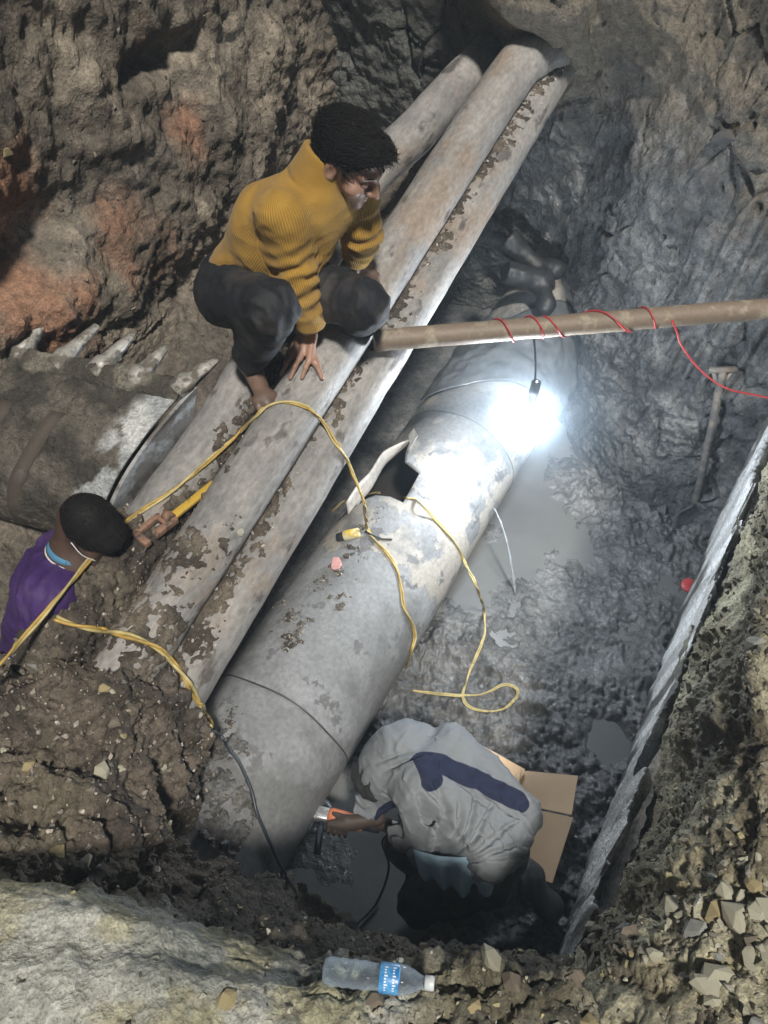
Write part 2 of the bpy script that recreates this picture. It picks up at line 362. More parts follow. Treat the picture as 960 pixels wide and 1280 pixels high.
# left earth wall with orange clay, and the ledge the left pipe lies on
ss = [-.6, .2, .8, 1.4, 2.0, 2.6, 3.2, 3.7, 4.2]
prof = [(-1.62, -.1), (-1.5, .45), (-1.3, .86), (-1.5, .78), (-1.7, .5), (-2.0, .45), (-2.28, .75), (-2.25, 1.2), (-2.3, 1.7), (-2.42, 2.4), (-2.5, 3.1)]
g = []
for s in ss:
    rise = np.interp(s, [0, .8, 1.4, 2.0, 3.0, 3.7], [0, .0, .05, .25, .52, .62]); row = []
    for k, (p, z) in enumerate(prof):
        zz = z + (rise if k in (1, 2) else rise * .9 if k in (3, 4, 5) else rise * .4 if k == 6 else 0); row.append(SP(s, p, zz))
    g.append(row)
def f_left(P, Q, u, v):
    z = P[:, 2]
    wv, w2, wi = worley(P, 3.2, 3); big = .5 - wv
    w3, w4, _ = worley(P + .03 * fbm(P, 8, 2)[:, None], 11, 8)
    up = sst(.45, .62, v)
    h = up * (.085 * fbm(P, 1.6, 3) + .03 * big + .02 * ridged(P, 3.5, 3)) + .04 * fbm(P, 4, 5, .55) * (.4 + .6 * up) + .012 * (.5 - w3) + .018 * fbm(P, 15, 5, .66)
    c1 = Wp(215, 75, -2.25); h -= .14 * np.exp(-(((P - c1) / [.22, .22, .05]) ** 2).sum(1))       # dark cleft
    c2 = Wp(15, 330, -2.25); h -= .3 * np.exp(-(((P - c2) / [.25, .25, .1]) ** 2).sum(1))
    for (a, b, r_) in ((250, 385, .2), (330, 400, .16)):
        c3 = Wp(a, b, -2.0); h += .12 * np.exp(-(((P - c3) / r_) ** 2).sum(1))
    k = sst(-.5, .5, fbm(P, 2.5, 5)); col = lerp3((.135, .115, .092), (.275, .235, .185), k)
    col = col * (.8 + .35 * sst(-.2, .3, fbm(P, 14, 3)))[:, None]
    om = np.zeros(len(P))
    for (a, b, r_, st) in ((20, 265, .2, 1.25), (40, 205, .12, .7), (235, 160, .15, .9), (150, 290, .2, .55), (60, 390, .25, .8), (25, 140, .05, 1.0), (200, 300, .2, .45), (100, 200, .1, .5)):
        c = Wp(a, b, -2.25); om = np.maximum(om, st * np.exp(-((P - c) ** 2).sum(1) / r_ ** 2))
    om = sst(.2, .8, om + .4 * fbm(P, 5, 4)) * up
    col = col + (np.array([.31, .155, .09]) - col) * (om * .8)[:, None]
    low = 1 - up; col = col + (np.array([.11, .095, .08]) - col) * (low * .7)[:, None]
    return h, col, np.clip(.2 + .4 * fbm(P, 3, 3), 0, .7)
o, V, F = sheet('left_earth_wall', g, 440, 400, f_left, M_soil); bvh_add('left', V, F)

# pale rendered retaining wall along the right side
stn = np.array([.62, .9, 1.2, 1.5, 1.8, 2.1, 2.4, 2.65, 2.85]); topz = np.array([.5, .55, .62, .68, .7, .74, .78, .82, .82])
g = [[SP(s, .27 + .0 * k, z) for k, z in enumerate((-.08, tz * .33, tz * .66, tz))] + [SP(s, .285, tz + .005), SP(s, .31, tz - .06)] for s, tz in zip(stn, topz)]
def f_rw(P, Q, u, v):
    s = P @ TD; z = P[:, 2]
    edge = sst(.42, .62, v); h = .018 * fbm(P * [1, 1, .3], 3, 4) + .005 * fbm(P * [1, 1, .4], 14, 4, .6)
    off = h[:, None] * Q; off[:, 2] += edge * (.16 * fbm(np.stack([s, 0 * s, 0 * s], 1), 5, 5, .6) - .32 * np.exp(-((s - 1.28) / .07) ** 2) - .12 * np.exp(-((s - 1.75) / .06) ** 2))
    P4 = P * [1, 1, .22]; k = sst(-.3, .4, fbm(P4, 7, 5)); col = lerp3((.34, .34, .335), (.72, .73, .73), np.clip(k + .35 * sst(1.2, 2.2, s), 0, 1))  # paler towards the far end: lamp brightness put into the wall colour
    d = sst(.12, .42, fbm(P4, 6, 5, off=3) + .2 * sst(1.1, 1.35, s) * (1 - sst(1.5, 1.75, s))); col = col + (np.array([.07, .065, .055]) - col) * (d * .9)[:, None]
    base = 1 - sst(.02, .12, z + .09 * fbm(P4, 9, 4)); col = col + (np.array([.08, .083, .085]) - col) * base[:, None]
    return off, col, np.clip(.2 + base, 0, 1)
o, V, F = sheet('retaining_wall', g, 420, 110, f_rw, M_bank); bvh_add('rwall', V, F)

# right bank
st = [[(695,1215,.2),(706,1212,.8),(722,1222,1.26),(790,1240,1.4),(880,1250,1.46),(1000,1260,1.5),(1400,1330,1.55)],
      [(748,1145,.4),(765,1130,.8),(792,1125,1.12),(838,1122,1.34),(900,1120,1.46),(1000,1120,1.52),(1350,1150,1.6)],
      [(800,992,.5),(820,992,.83),(846,987,1.1),(875,985,1.31),(920,985,1.43),(1000,985,1.5),(1320,1000,1.6)],
      [(820,900,.5),(837,902,.85),(860,900,1.1),(890,898,1.28),(930,895,1.41),(1000,895,1.5),(1310,910,1.6)],
      [(843,815,.56),(860,820,.88),(880,815,1.1),(905,815,1.28),(940,815,1.4),(1000,815,1.5),(1300,830,1.6)],
      [(888,720,.6),(903,725,.9),(918,720,1.1),(938,715,1.28),(965,705,1.4),(1010,700,1.5),(1300,700,1.6)],
      [(924,640,.66),(935,640,.9),(948,635,1.1),(965,630,1.25),(985,620,1.38),(1030,600,1.5),(1300,600,1.6)],
      [(955,550,.72),(963,550,.95),(975,540,1.1),(990,530,1.25),(1010,520,1.38),(1060,500,1.5),(1320,480,1.6)],
      [(990,470,.76),(1000,465,1.0),(1010,460,1.15),(1025,455,1.3),(1045,450,1.4),(1100,430,1.5),(1350,400,1.6)]]
g = [[Wz(q[0] + (14, 13, 12, 8, 4, 0, 0)[k], q[1], q[2]) for k, q in enumerate(row)] for row in st]
g = [[np.array(g[0][k]) - TD * .9 + TN * .0 for k in range(7)]] + g
def f_bank(P, Q, u, v):
    wv, w2, wi = worley(P + .02 * fbm(P, 10, 2)[:, None], 13, 2); w3 = worley(P, 34, 6)[0]
    edge = sst(.0, .25, v)
    h = edge * (.055 * fbm(P, 3.2, 4, .5) + .018 * (ridged(P, 4, 3) - .5) + .016 * (.45 - wv) * sst(-.2, .3, fbm(P, 3, 2, off=8)) + .013 * fbm(P, 22, 4, .62)) + (1 - edge) * (.035 * fbm(P, 4.5, 4, .6))
    k = sst(-.35, .45, fbm(P, 3.2, 4, off=2)); col = lerp3((.15, .13, .09), (.38, .34, .23), k)
    y = sst(-.05, .45, fbm(P, 5, 4, off=12) + .2 * (.6 - wv) + .3 * sst(.9, .3, P[:, 1]) * sst(1.2, 1.35, P[:, 2])); col = col + (np.array([.46, .43, .31]) - col) * (y * .9)[:, None]
    gcol = sst(.1, .5, fbm(P, 2.2, 3, off=21)); col = col + (np.array([.2, .2, .17]) - col) * (gcol * .6)[:, None]
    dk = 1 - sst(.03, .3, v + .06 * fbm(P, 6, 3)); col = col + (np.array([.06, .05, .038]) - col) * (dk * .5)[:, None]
    return h, col, np.clip(.1 + .2 * fbm(P, 3, 2), 0, .5)
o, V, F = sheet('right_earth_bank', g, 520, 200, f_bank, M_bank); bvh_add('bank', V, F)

# near bank under the photographer
rows = [[(-120,1150,.3),(60,1150,.3),(200,1150,.3),(330,1100,.22),(400,1130,.0),(480,1188,-.05),(580,1205,-.05),(650,1205,-.05),(715,1195,-.05)],
        [(-120,1130,.9),(60,1140,.9),(200,1150,.75),(290,1108,.62),(390,1150,.5),(480,1185,.5),(580,1200,.5),(650,1205,.5),(712,1203,.5)],
        [(-120,1092,1.4),(50,1112,1.42),(180,1140,1.4),(270,1158,1.28),(390,1180,1.18),(480,1197,1.22),(570,1203,1.3),(640,1210,1.3),(718,1212,1.33)],
        [(-120,1170,1.5),(50,1180,1.5),(180,1195,1.48),(270,1208,1.43),(390,1220,1.38),(480,1235,1.36),(570,1240,1.38),(640,1240,1.38),(730,1240,1.41)],
        [(-120,1300,1.53),(50,1300,1.53),(180,1300,1.52),(270,1300,1.5),(390,1300,1.47),(480,1300,1.45),(570,1300,1.45),(640,1300,1.45),(760,1300,1.46)]]
g = [[Wz(*q) for q in row] for row in rows]
last = g[-1]; g.append([np.array([q[0] * 1.15, -.5, 1.55]) for q in last]); g.append([np.array([q[0] * 1.3, -1.6, 1.6]) for q in last])
def f_near(P, Q, u, v):
    x = P[:, 0]; z = P[:, 2]
    wv, w2, wi = worley(P + .015 * fbm(P, 12, 2)[:, None], 16, 2); w3 = worley(P, 45, 6)[0]
    slab = 1 - sst(-.2, .02, x + .1 * fbm(P, 5, 3))               # smooth pale slab on the left, rubble on the right
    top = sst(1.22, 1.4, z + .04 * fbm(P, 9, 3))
    h = (.03 - .014 * slab * top) * fbm(P, 4, 4) + (1 - .8 * slab * top) * (.05 * (.45 - wv) + .014 * (.5 - w3)) + .01 * fbm(P, 34, 3) * (1 - .6 * slab) + .03 * (ridged(P, 6, 3) - .5) * (1 - slab * top * .7)
    crk = ridged(P, 3.3, 3, 6); h -= .02 * sst(.93, .99, crk) * top * slab
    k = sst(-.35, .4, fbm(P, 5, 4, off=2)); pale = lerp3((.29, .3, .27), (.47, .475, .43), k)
    y = sst(.1, .5, fbm(P, 7, 4, off=12) + .25 * np.exp(-((x + .13) / .12) ** 2) + .2 * np.exp(-((x + .6) / .3) ** 2) * (z < 1.47)); pale = pale + (np.array([.43, .38, .17]) - pale) * (y * .42)[:, None]
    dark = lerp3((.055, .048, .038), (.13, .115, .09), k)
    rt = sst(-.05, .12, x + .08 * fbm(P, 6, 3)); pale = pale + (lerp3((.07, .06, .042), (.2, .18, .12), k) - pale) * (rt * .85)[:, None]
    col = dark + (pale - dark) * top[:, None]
    return h, col, np.clip(.1 + .2 * fbm(P, 3, 2) + .25 * (1 - top), 0, .6)
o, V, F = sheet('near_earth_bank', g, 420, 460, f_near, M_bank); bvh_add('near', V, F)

# mound that buries the lower ends of the pipes
rows = [[(-100,840,.55),(20,815,.62),(70,800,.8),(110,800,.9),(180,815,.93),(226,850,.86),(255,905,.56)],
        [(-100,880,.9),(20,850,1.0),(72,838,1.1),(125,850,1.14),(185,862,1.09),(228,884,.98),(256,925,.56)],
        [(-100,960,.97),(20,950,1.04),(100,935,1.08),(160,925,1.06),(204,925,.97),(238,955,.74),(266,985,.47)],
        [(-100,1030,1.14),(20,1030,1.17),(100,1025,1.13),(170,1015,1.0),(218,1005,.82),(246,1024,.6),(272,1046,.4)],
        [(-100,1085,1.24),(20,1085,1.25),(100,1088,1.18),(165,1080,.98),(222,1062,.72),(276,1072,.5),(325,1080,.24)],
        [(-100,1150,1.22),(20,1150,1.2),(100,1150,1.1),(180,1140,.85),(250,1130,.6),(320,1125,.4),(385,1128,.0)]]
g = [[Wz(*q) for q in row] for row in rows]
def f_mound(P, Q, u, v):
    wv, w2, wi = worley(P + .02 * fbm(P, 10, 2)[:, None], 12, 2); w3 = worley(P, 32, 6)[0]
    h = .05 * fbm(P, 4, 4) + .05 * (ridged(P, 5, 3, 4) - .5) + .05 * (.45 - wv) + .018 * (.5 - w3) + .012 * fbm(P, 30, 3)
    c1 = Wz(228, 1064, .6); h -= .14 * np.exp(-(((P - c1) / [.09, .09, .12]) ** 2).sum(1))
    c2 = Wz(120, 1060, .85); h -= .05 * np.exp(-(((P - c2) / [.1, .1, .12]) ** 2).sum(1))
    k = sst(-.35, .45, fbm(P, 6, 4, off=2)); col = lerp3((.065, .053, .043), (.15, .122, .095), k)
    tp = sst(.8, 1.05, P[:, 2]) * sst(-.1, .4, fbm(P, 3, 3, off=5)); col = col + (np.array([.17, .145, .1]) - col) * (tp * .6)[:, None]
    return h, col, np.clip(.25 + .4 * fbm(P, 3, 2) + .4 * (1 - sst(.3, .8, P[:, 2])), 0, .9)
o, V, F = sheet('soil_mound', g, 330, 330, f_mound, M_soil); bvh_add('mound', V, F)

# ------------------------------------------------------------------ pipes
def pipe_mat(name, light, mid, stain, brown, stops):
    """coated pipe: object z runs along it; blotchy wet stains, dried mud, scratches"""
    m, nt, bs = newmat(name); co = N(nt, 'ShaderNodeTexCoord').outputs['Object']
    mp = N(nt, 'ShaderNodeMapping'); nt.links.new(co, mp.inputs[0]); mp.inputs['Scale'].default_value = (1, 1, .55)
    n0 = noise(nt, mp.outputs[0], 5, 4); n1 = noise(nt, mp.outputs[0], 11, 7, .62); n2 = noise(nt, mp.outputs[0], 70, 6); n3 = noise(nt, mp.outputs[0], 3.1, 5)
    c = mixc(nt, rampn(nt, n0, [(.38, (0, 0, 0)), (.62, (1, 1, 1))]), mid, light)
    f2 = rampn(nt, n3, [(stops[1] - .04, (0, 0, 0)), (stops[1] + .05, (1, 1, 1))]); c = mixc(nt, f2, c, brown)
    f1 = rampn(nt, n1, [(stops[0] - .03, (.85, .85, .85)), (stops[0] + .03, (0, 0, 0))]); c = mixc(nt, f1, c, stain)
    c = mixc(nt, 1., c, rampn(nt, n2, [(.3, (.72, .72, .72)), (.72, (1.22, 1.22, 1.22))]), 'MULTIPLY')
    mp2 = N(nt, 'ShaderNodeMapping'); nt.links.new(co, mp2.inputs[0]); mp2.inputs['Scale'].default_value = (1, 1, .05); c = mixc(nt, 1., c, rampn(nt, noise(nt, mp2.outputs[0], 42, 5, .65), [(.32, (.88, .88, .88)), (.66, (1.07, 1.07, 1.07))]), 'MULTIPLY')
    nt.links.new(c, bs.inputs['Base Color'])
    nt.links.new(rampn(nt, n1, [(.35, (.45,) * 3), (.65, (.75,) * 3)]), bs.inputs['Roughness']); bs.inputs['Specular IOR Level'].default_value = .3
    p = bump(nt, bs, n2, .25, .004); p = bump(nt, bs, f1, .25, .003, p); bump(nt, bs, noise(nt, co, 18, 5), .25, .012, p)
    return m
M_pipe = pipe_mat('coated_pipe', (.34, .325, .31), (.22, .215, .212), (.10, .09, .085), (.29, .24, .2), (.385, .54))
PR = .092
A2 = W(214.3, 750, 2.39); B2 = W(641.8, 90, 3.19); D2 = nrm(B2 - A2)
def pipe(name, pts, r, mat, label, nseg=90, n=40, wob=.003):
    pts = np.asarray(pts, float); d = nrm(pts[-1] - pts[0]); x, y, d = frame(d); c = pts[0]
    Mx = Matrix((Vector(x), Vector(y), Vector(d))).transposed()
    ln = spline(pts, max(2, nseg // (len(pts) - 1))); V, F = tube(ln, r, n, True)
    V = V + nrm_rows(V - np.repeat(ln, n, 0)) * (wob * fbm(V, 8, 3))[:, None]
    L = (V - c) @ np.array(Mx)
    me = mesh_np(name, L, F, mat); o = link(name, me); o.location = c; o.rotation_euler = Mx.to_euler()
    bvh_add(name + label[:6], V, F); tag(o, label, 'pipe', 'slim pipes'); return o
def nrm_rows(A): return A / (np.linalg.norm(A, axis=1)[:, None] + 1e-12)
end2 = W(678, 66, 3.27)
pipe('slim_pipe', [A2 - D2 * .42, A2, (A2 + B2) / 2, B2 - D2 * .1, W(664, 72, 3.24), W(690, 66, 3.33), W(705, 72, 3.5)], PR, M_pipe, 'middle slim pipe, stained beige and grey, under the man in the mustard sweater')
A3 = W(236, 845, 2.42); B3 = W(694, 86, 3.38); D3 = nrm(B3 - A3); P3R = .083
pipe('slim_pipe', [A3 - D3 * .14, A3, (A3 + B3) / 2, B3, B3 + D3 * .4], P3R, M_pipe, 'right slim pipe, crusted with gravel on top and brightly lit on its right side')
A1 = W(156, 695, 2.52); B1 = W(519, 165, 3.22); D1 = nrm(W(268, 542, 2.7) - A1)
pipe('slim_pipe', [A1 - D1 * .42, A1, W(268, 542, 2.7), W(352, 400, 2.87), W(446, 240, 3.08), B1, W(588, 90, 3.42), W(640, 40, 3.62)], .085, M_pipe, 'left slim pipe running behind the squatting man, half sunk in soil beside the bucket', 98)

# big pipe with a window cut in it
BR, BP, BZ = .285, -.921, .272
m, nt, bs = newmat('big_pipe_coat'); co = N(nt, 'ShaderNodeTexCoord').outputs['Object']
n0 = noise(nt, co, 4, 5); n1 = noise(nt, co, 6.5, 7, .6); n2 = noise(nt, co, 60, 6); n3 = noise(nt, co, 2.2, 4)
sep = N(nt, 'ShaderNodeSeparateXYZ'); nt.links.new(co, sep.inputs[0])
c = mixc(nt, rampn(nt, n0, [(.35, (0, 0, 0)), (.65, (1, 1, 1))]), (.18, .187, .193), (.27, .279, .29))
def band(a, b):      # 1 between the two z values
    r1 = N(nt, 'ShaderNodeMapRange', interpolation_type='SMOOTHSTEP'); nt.links.new(sep.outputs[2], r1.inputs[0]); r1.inputs[1].default_value = a; r1.inputs[2].default_value = b; return r1.outputs[0]
def mth(op, a, b):
    x = N(nt, 'ShaderNodeMath', operation=op)
    for i, q in enumerate((a, b)):
        if isinstance(q, (int, float)): x.inputs[i].default_value = q
        else: nt.links.new(q, x.inputs[i])
    return x.outputs[0]
cream_n = mth('ADD', n1, mth('MULTIPLY', mth('SUBTRACT', band(1.25, 1.6), 1), .25))
fcream = rampn(nt, cream_n, [(.46, (0, 0, 0)), (.475, (1, 1, 1))]); c = mixc(nt, fcream, c, (.33, .31, .28))
wet_n = mth('ADD', n3, mth('MULTIPLY', mth('SUBTRACT', 1, band(.2, .95)), .22))
fwet = rampn(nt, wet_n, [(.51, (0, 0, 0)), (.60, (1, 1, 1))]); c = mixc(nt, fwet, c, (.15, .153, .155))
fst = rampn(nt, noise(nt, co, 9, 6, .62), [(.375, (1, 1, 1)), (.39, (0, 0, 0))]); c = mixc(nt, fst, c, (.15, .15, .155))
c = mixc(nt, 1., c, rampn(nt, n2, [(.3, (.78, .78, .78)), (.7, (1.18, 1.18, 1.18))]), 'MULTIPLY')
nt.links.new(c, bs.inputs['Base Color']); nt.links.new(rampn(nt, n1, [(.35, (.45,) * 3), (.65, (.65,) * 3)]), bs.inputs['Roughness']); bs.inputs['Specular IOR Level'].default_value = .25
p_ = bump(nt, bs, n2, .18, .004); p_ = bump(nt, bs, fcream, .4, .003, p_); bump(nt, bs, noise(nt, co, 14, 4), .2, .012, p_)
M_big = m
def bp_pt(s, a, r=BR): return SP(s, BP + r * math.sin(a), BZ + r * math.cos(a))      # a = angle from the top towards the right
def bp_par(u, v, r=BR):
    d = ray(u, v); ox, oz = O @ TN - BP, O[2] - BZ; dx, dz = d @ TN, d[2]
    A = dx * dx + dz * dz; B = 2 * (ox * dx + oz * dz); C = ox * ox + oz * oz - r * r; D = max(B * B - 4 * A * C, 0)
    q = O + d * ((-B - math.sqrt(D)) / 2 / A); return q @ TD, math.atan2(q @ TN - BP, q[2] - BZ)
S0, S1 = .1, 4.2
HOLE = [bp_par(*q) for q in ((513, 549), (507, 566), (506, 578), (524, 592), (513, 612), (504, 628), (488, 621), (470, 619), (458, 623))]
HOLE += [(HOLE[-1][0] - .12, -.95), (HOLE[-1][0] - .05, -1.15), (HOLE[3][0] + .02, -1.1), (HOLE[0][0] - .03, -.8)]
hp = np.array(HOLE); hp2 = hp * [1, BR]
def inpoly(x, y, P):
    r_ = np.zeros(len(x), bool); j = len(P) - 1
    for i in range(len(P)):
        xi, yi, xj, yj = *P[i], *P[j]; m_ = ((yi > y) != (yj > y)) & (x < (xj - xi) * (y - yi) / (yj - yi + 1e-12) + xi); r_ ^= m_; j = i
    return r_
gs, ga = np.meshgrid(np.linspace(S0, S1, 200), np.linspace(-np.pi, np.pi, 97)[:-1], indexing='ij'); gs, ga = gs.ravel(), ga.ravel()
def dpoly(x, y, P):
    d = np.full(len(x), 9.)
    for i in range(len(P)):
        a_, b_ = P[i - 1], P[i]; e = b_ - a_; t = np.clip(((x - a_[0]) * e[0] + (y - a_[1]) * e[1]) / (e @ e + 1e-12), 0, 1)
        d = np.minimum(d, np.hypot(x - a_[0] - t * e[0], y - a_[1] - t * e[1]))
    return d
keep = dpoly(gs, ga * BR, hp2) > .007
pts2 = [(float(a_), float(b_) * BR) for a_, b_ in zip(gs[keep], ga[keep])]
pts2 += [(float(s), math.pi * BR) for s in np.linspace(S0, S1, 200)]
n_ = len(pts2); pts2 += [tuple(map(float, q)) for q in hp2]
ed = [(n_ + i, n_ + (i + 1) % len(hp2)) for i in range(len(hp2))]
vo, _, fo, *_r = geometry.delaunay_2d_cdt([Vector(q) for q in pts2], ed, [], 0, 1e-6)
vo = np.array([q[:] for q in vo]); fo = np.array([f for f in fo if len(f) == 3]); cen = vo[fo].mean(1)
fo = fo[~inpoly(cen[:, 0], cen[:, 1], hp2)]
wob = .002 * fbm(np.stack([vo[:, 0], np.cos(vo[:, 1] / BR), np.sin(vo[:, 1] / BR)], 1), 3, 2)
V = np.array([bp_pt(s, y / BR, BR + k) for (s, y), k in zip(vo, wob)])
Mx = Matrix((Vector(TN), Vector((0, 0, 1)).cross(Vector(TN)) * 0 + Vector((0, 0, 1)), Vector(-TD))).transposed()
Mx = Matrix((Vector(TN), Vector((0, 0, -1)), Vector(TD))).transposed()
big = empty('big_pipe', SP(S0, BP, BZ), 'large diameter grey pipe lying in the mud with a square window cut in its side', 'pipe', rot=Mx.to_euler())
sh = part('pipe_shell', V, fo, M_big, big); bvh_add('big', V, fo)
bm = bmesh.new(); bm.from_mesh(sh.data); bmesh.ops.remove_doubles(bm, verts=bm.verts, dist=.0008); bmesh.ops.recalc_face_normals(bm, faces=bm.faces)
cf = [f for f in bm.faces]
if sum((f.normal.x * f.calc_center_median().x + f.normal.y * f.calc_center_median().y) for f in cf) < 0: bmesh.ops.reverse_faces(bm, faces=cf)
bm.to_mesh(sh.data); bm.free()
so = sh.modifiers.new('wall', 'SOLIDIFY'); so.thickness = .011; so.offset = -1; sh.data.materials.append(plain('pipe_inside_shade', (.035, .03, .027), .8)); so.material_offset = 1; so.material_offset_rim = 1  # inner face coloured near-black, standing in for shade inside the lamplit hole
M_seam = plain('weld_steel', (.07, .075, .08), .5, .3, sc=90)
s_w = bp_par(352, 870)[0]
V, F = tube([bp_pt(s_w + .004 * math.sin(5 * a_), a_, BR + .0005) for a_ in np.linspace(-2.2, 2.2, 90)], .0035, 6); part('weld_seam', V, F, M_seam, big)
s_w2 = bp_par(560, 515)[0]
V, F = tube([bp_pt(s_w2 + .003 * math.sin(6 * a_), a_, BR + .0002) for a_ in np.linspace(-2.2, 2.2, 90)], .0025, 6); part('weld_seam', V, F, M_seam, big)
# torn metal lip curling out along the left edge of the window
M_lip = plain('torn_lip', (.3, .275, .245), .5, 0, sc=40)
ctr = [(513,549,.0),(495,556,.02),(478,566,.035),(462,590,.05),(447,605,.055),(432,628,.05)]
rowsA = []
for (a_, b_, lift) in ctr:
    s_, an = bp_par(a_, b_, BR + lift)
    an = min(an, -.45); rowsA.append([bp_pt(s_ - .03 * k, an - .10 + .12 * (1 - k), BR - .02 + (lift + .02) * (1 - k) ** 1.6) for k in np.linspace(0, 1, 6)])
G = np.array([spline(np.array(rowsA)[:, j], 5) for j in range(6)]).swapaxes(0, 1); n1_, n2_ = G.shape[:2]; a = np.arange(n1_ * n2_).reshape(n1_, n2_)
lip = part('torn_flap', G.reshape(-1, 3), np.stack([a[:-1, :-1], a[1:, :-1], a[1:, 1:], a[:-1, 1:]], -1).reshape(-1, 4), M_lip, big)
so = lip.modifiers.new('thick', 'SOLIDIFY'); so.thickness = .006
s_, an = bp_par(505, 547)
pp_ = [bp_pt(*bp_par(*q), BR + l) for q, l in (((511, 545), .002), ((520, 540), .02), ((524, 550), .022), ((513, 562), .003))]
tabs = part('torn_flap', np.concatenate([pp_, [q + np.array([0, 0, .004]) for q in pp_]]), [(0, 1, 2, 3)[::-1], (4, 5, 6, 7), (0, 1, 5, 4), (1, 2, 6, 5), (2, 3, 7, 6), (3, 0, 4, 7)], plain('pale_tab', (.6, .6, .6), .5), big, False)
tabs['label'] = 'small pale tab at the top corner of the window'

# pole across the trench, its red wire and the hanging lamp
M_pole = dirty('weathered_pole', (.2, .155, .115), (.33, .29, .22), .42, .55, 0, 14, .3)
Pa, Pb = W(468, 426, 2.69), W(1090, 375, 2.86); pd = nrm(Pb - Pa); x_, y_, _ = frame(pd)
ln = np.linspace(Pa, Pb, 60); V, F = tube(ln, .0365, 24); V = V + nrm_rows(V - np.repeat(ln, 24, 0)) * (.0015 * fbm(V, 12, 2))[:, None]
tag(link('pole', mesh_np('pole', V, F, M_pole)), 'weathered round pole laid across the trench from the slim pipes to the right bank', 'pole'); bvh_add('pole', V, F)
M_red = plain('red_wire', (.42, .03, .035), .45, 0, .2, 60, 0)
wp = []; t0, t1 = W(612, 412, 2.64), W(828, 394, 2.65)
turns = [612, 640, 668, 672, 712, 780, 800, 826]
for k in range(300):
    q = k / 299; uu = np.interp(q * 7, range(8), turns); f_ = (uu - 468) / (1090 - 468); a_ = q * 2 * np.pi * 5.0 + .5
    wp.append(Pa + (Pb - Pa) * f_ + (.0395 + .002 * math.sin(a_ * .37)) * (math.cos(a_) * x_ + math.sin(a_) * y_))
tail = spline([wp[-1], W(845, 412, 2.74), W(852, 432, 2.74), W(875, 462, 2.75), W(905, 484, 2.74), W(940, 493, 2.7), W(985, 498, 2.62), W(1040, 470, 2.55)], 8)
V, F = tube(np.concatenate([wp, tail[1:]]), .0033, 6); tag(link('red_wire', mesh_np('red_wire', V, F, M_red)), 'thin red wire wound round the pole and trailing off to the right', 'wire')
LP = W(660, 520, 3.0)
lampo = empty('hanging_lamp', LP, 'blazing white LED bulb hanging on a cord from the pole over the big pipe', 'lamp')
M_blk = plain('black_plastic', (.03, .035, .045), .4, 0, .2, 40, 0)
top_ = Pa + (Pb - Pa) * ((661 - 468) / 622.) - np.array([0, 0, .037]); sock = LP + np.array([.008, .012, .13])
V, F = tube(spline([top_, (top_ + sock) / 2 + [.004, 0, 0], sock], 6), .004, 6); part('cord', V, F, M_blk, lampo)
ld = nrm(LP - sock); V, F = lathe([(-.03, .006), (-.028, .017), (.02, .019), (.045, .017), (.05, .02), (.062, .019)], sock, ld, 20); part('socket', V, F, M_blk, lampo)
m, nt, bs = newmat('glowing_bulb'); nt.nodes.remove(bs); em = N(nt, 'ShaderNodeEmission', Strength=LAMP_E); em.inputs[0].default_value = (.85, .93, 1, 1)
nt.links.new(em.outputs[0], nt.nodes['Material Output'].inputs[0])
V, F = lathe([(.06, .0195), (.072, .04), (.095, .062), (.13, .073), (.17, .068), (.2, .045), (.212, .002)], sock, ld, 16); part('bulb', V, F, m, lampo)

# ------------------------------------------------------------------ dirt lying on the pipes
def crust(name, A, D, r, t0, t1, a0, a1, nt_, na, maskf, th, dark=((.07, .058, .046), (.17, .142, .11)), mat=None):
    x = nrm(np.cross(D, [0, 0, 1])); y = np.cross(x, D); tt, aa = np.meshgrid(np.linspace(t0, t1, nt_), np.linspace(a0, a1, na), indexing='ij'); tt, aa = tt.ravel(), aa.ravel()
    nn = np.sin(aa)[:, None] * x + np.cos(aa)[:, None] * y; P = A + tt[:, None] * D + r * nn; mk = maskf(tt, aa, P)
    w3 = .5 - worley(P, 40, 6)[0]; k = sst(-.35, .45, fbm(P, 9, 4, off=2))
    P = P + nn * (np.clip(mk, -1, 1) * th - .004 + sst(0, .3, mk) * (.012 * w3 + .010 * fbm(P, 30, 4, .6)))[:, None]
    a = np.arange(nt_ * na).reshape(nt_, na); F = np.stack([a[:-1, :-1], a[1:, :-1], a[1:, 1:], a[:-1, 1:]], -1).reshape(-1, 4); F = F[(mk[F] > -.45).any(1)]
    us = np.unique(F); mp_ = np.full(len(P), -1); mp_[us] = np.arange(len(us)); P, F, k, mk = P[us], mp_[F], k[us], mk[us]
    me = mesh_np(name, P, F, mat or M_soil, True, {'col': lerp3(*dark, k), 'wet': .15 + 0 * k}); link(name, me, None, 'stuff'); SH[name + str(len(SH))] = (P, F[(mk[F] > -.32).all(1)]); bvh_add('crust' + str(len(SH)), P, F); return 'x'
nz = lambda P, sc, o=4, off=0: fbm(P, sc, o, .6, off)
L3 = np.linalg.norm(B3 - A3)
crust('pipe_soil', A3, D3, P3R, -.1, L3 + .12, -2.1, 1.0, 420, 70, lambda t, a, P: (np.interp(t, [-.1, .4, 1., 1.7, 2.2, 2.8], [.75, .38, .26, .34, .5, .85]) - a) * 1.3 + .75 * nz(P, 6) + .35 * nz(P, 22, 3), .010)
crust('pipe_soil', A2, D2, PR, -.42, .5, -1.6, 1.5, 170, 80, lambda t, a, P: (.26 - t) * 2.2 - np.abs(a + .1) * .3 + 1.1 * nz(P, 5) + .4 * nz(P, 20, 3, 7) - 1.4 * np.exp(-((t + .28) / .12) ** 2 - ((a + .15) / .5) ** 2), .009)
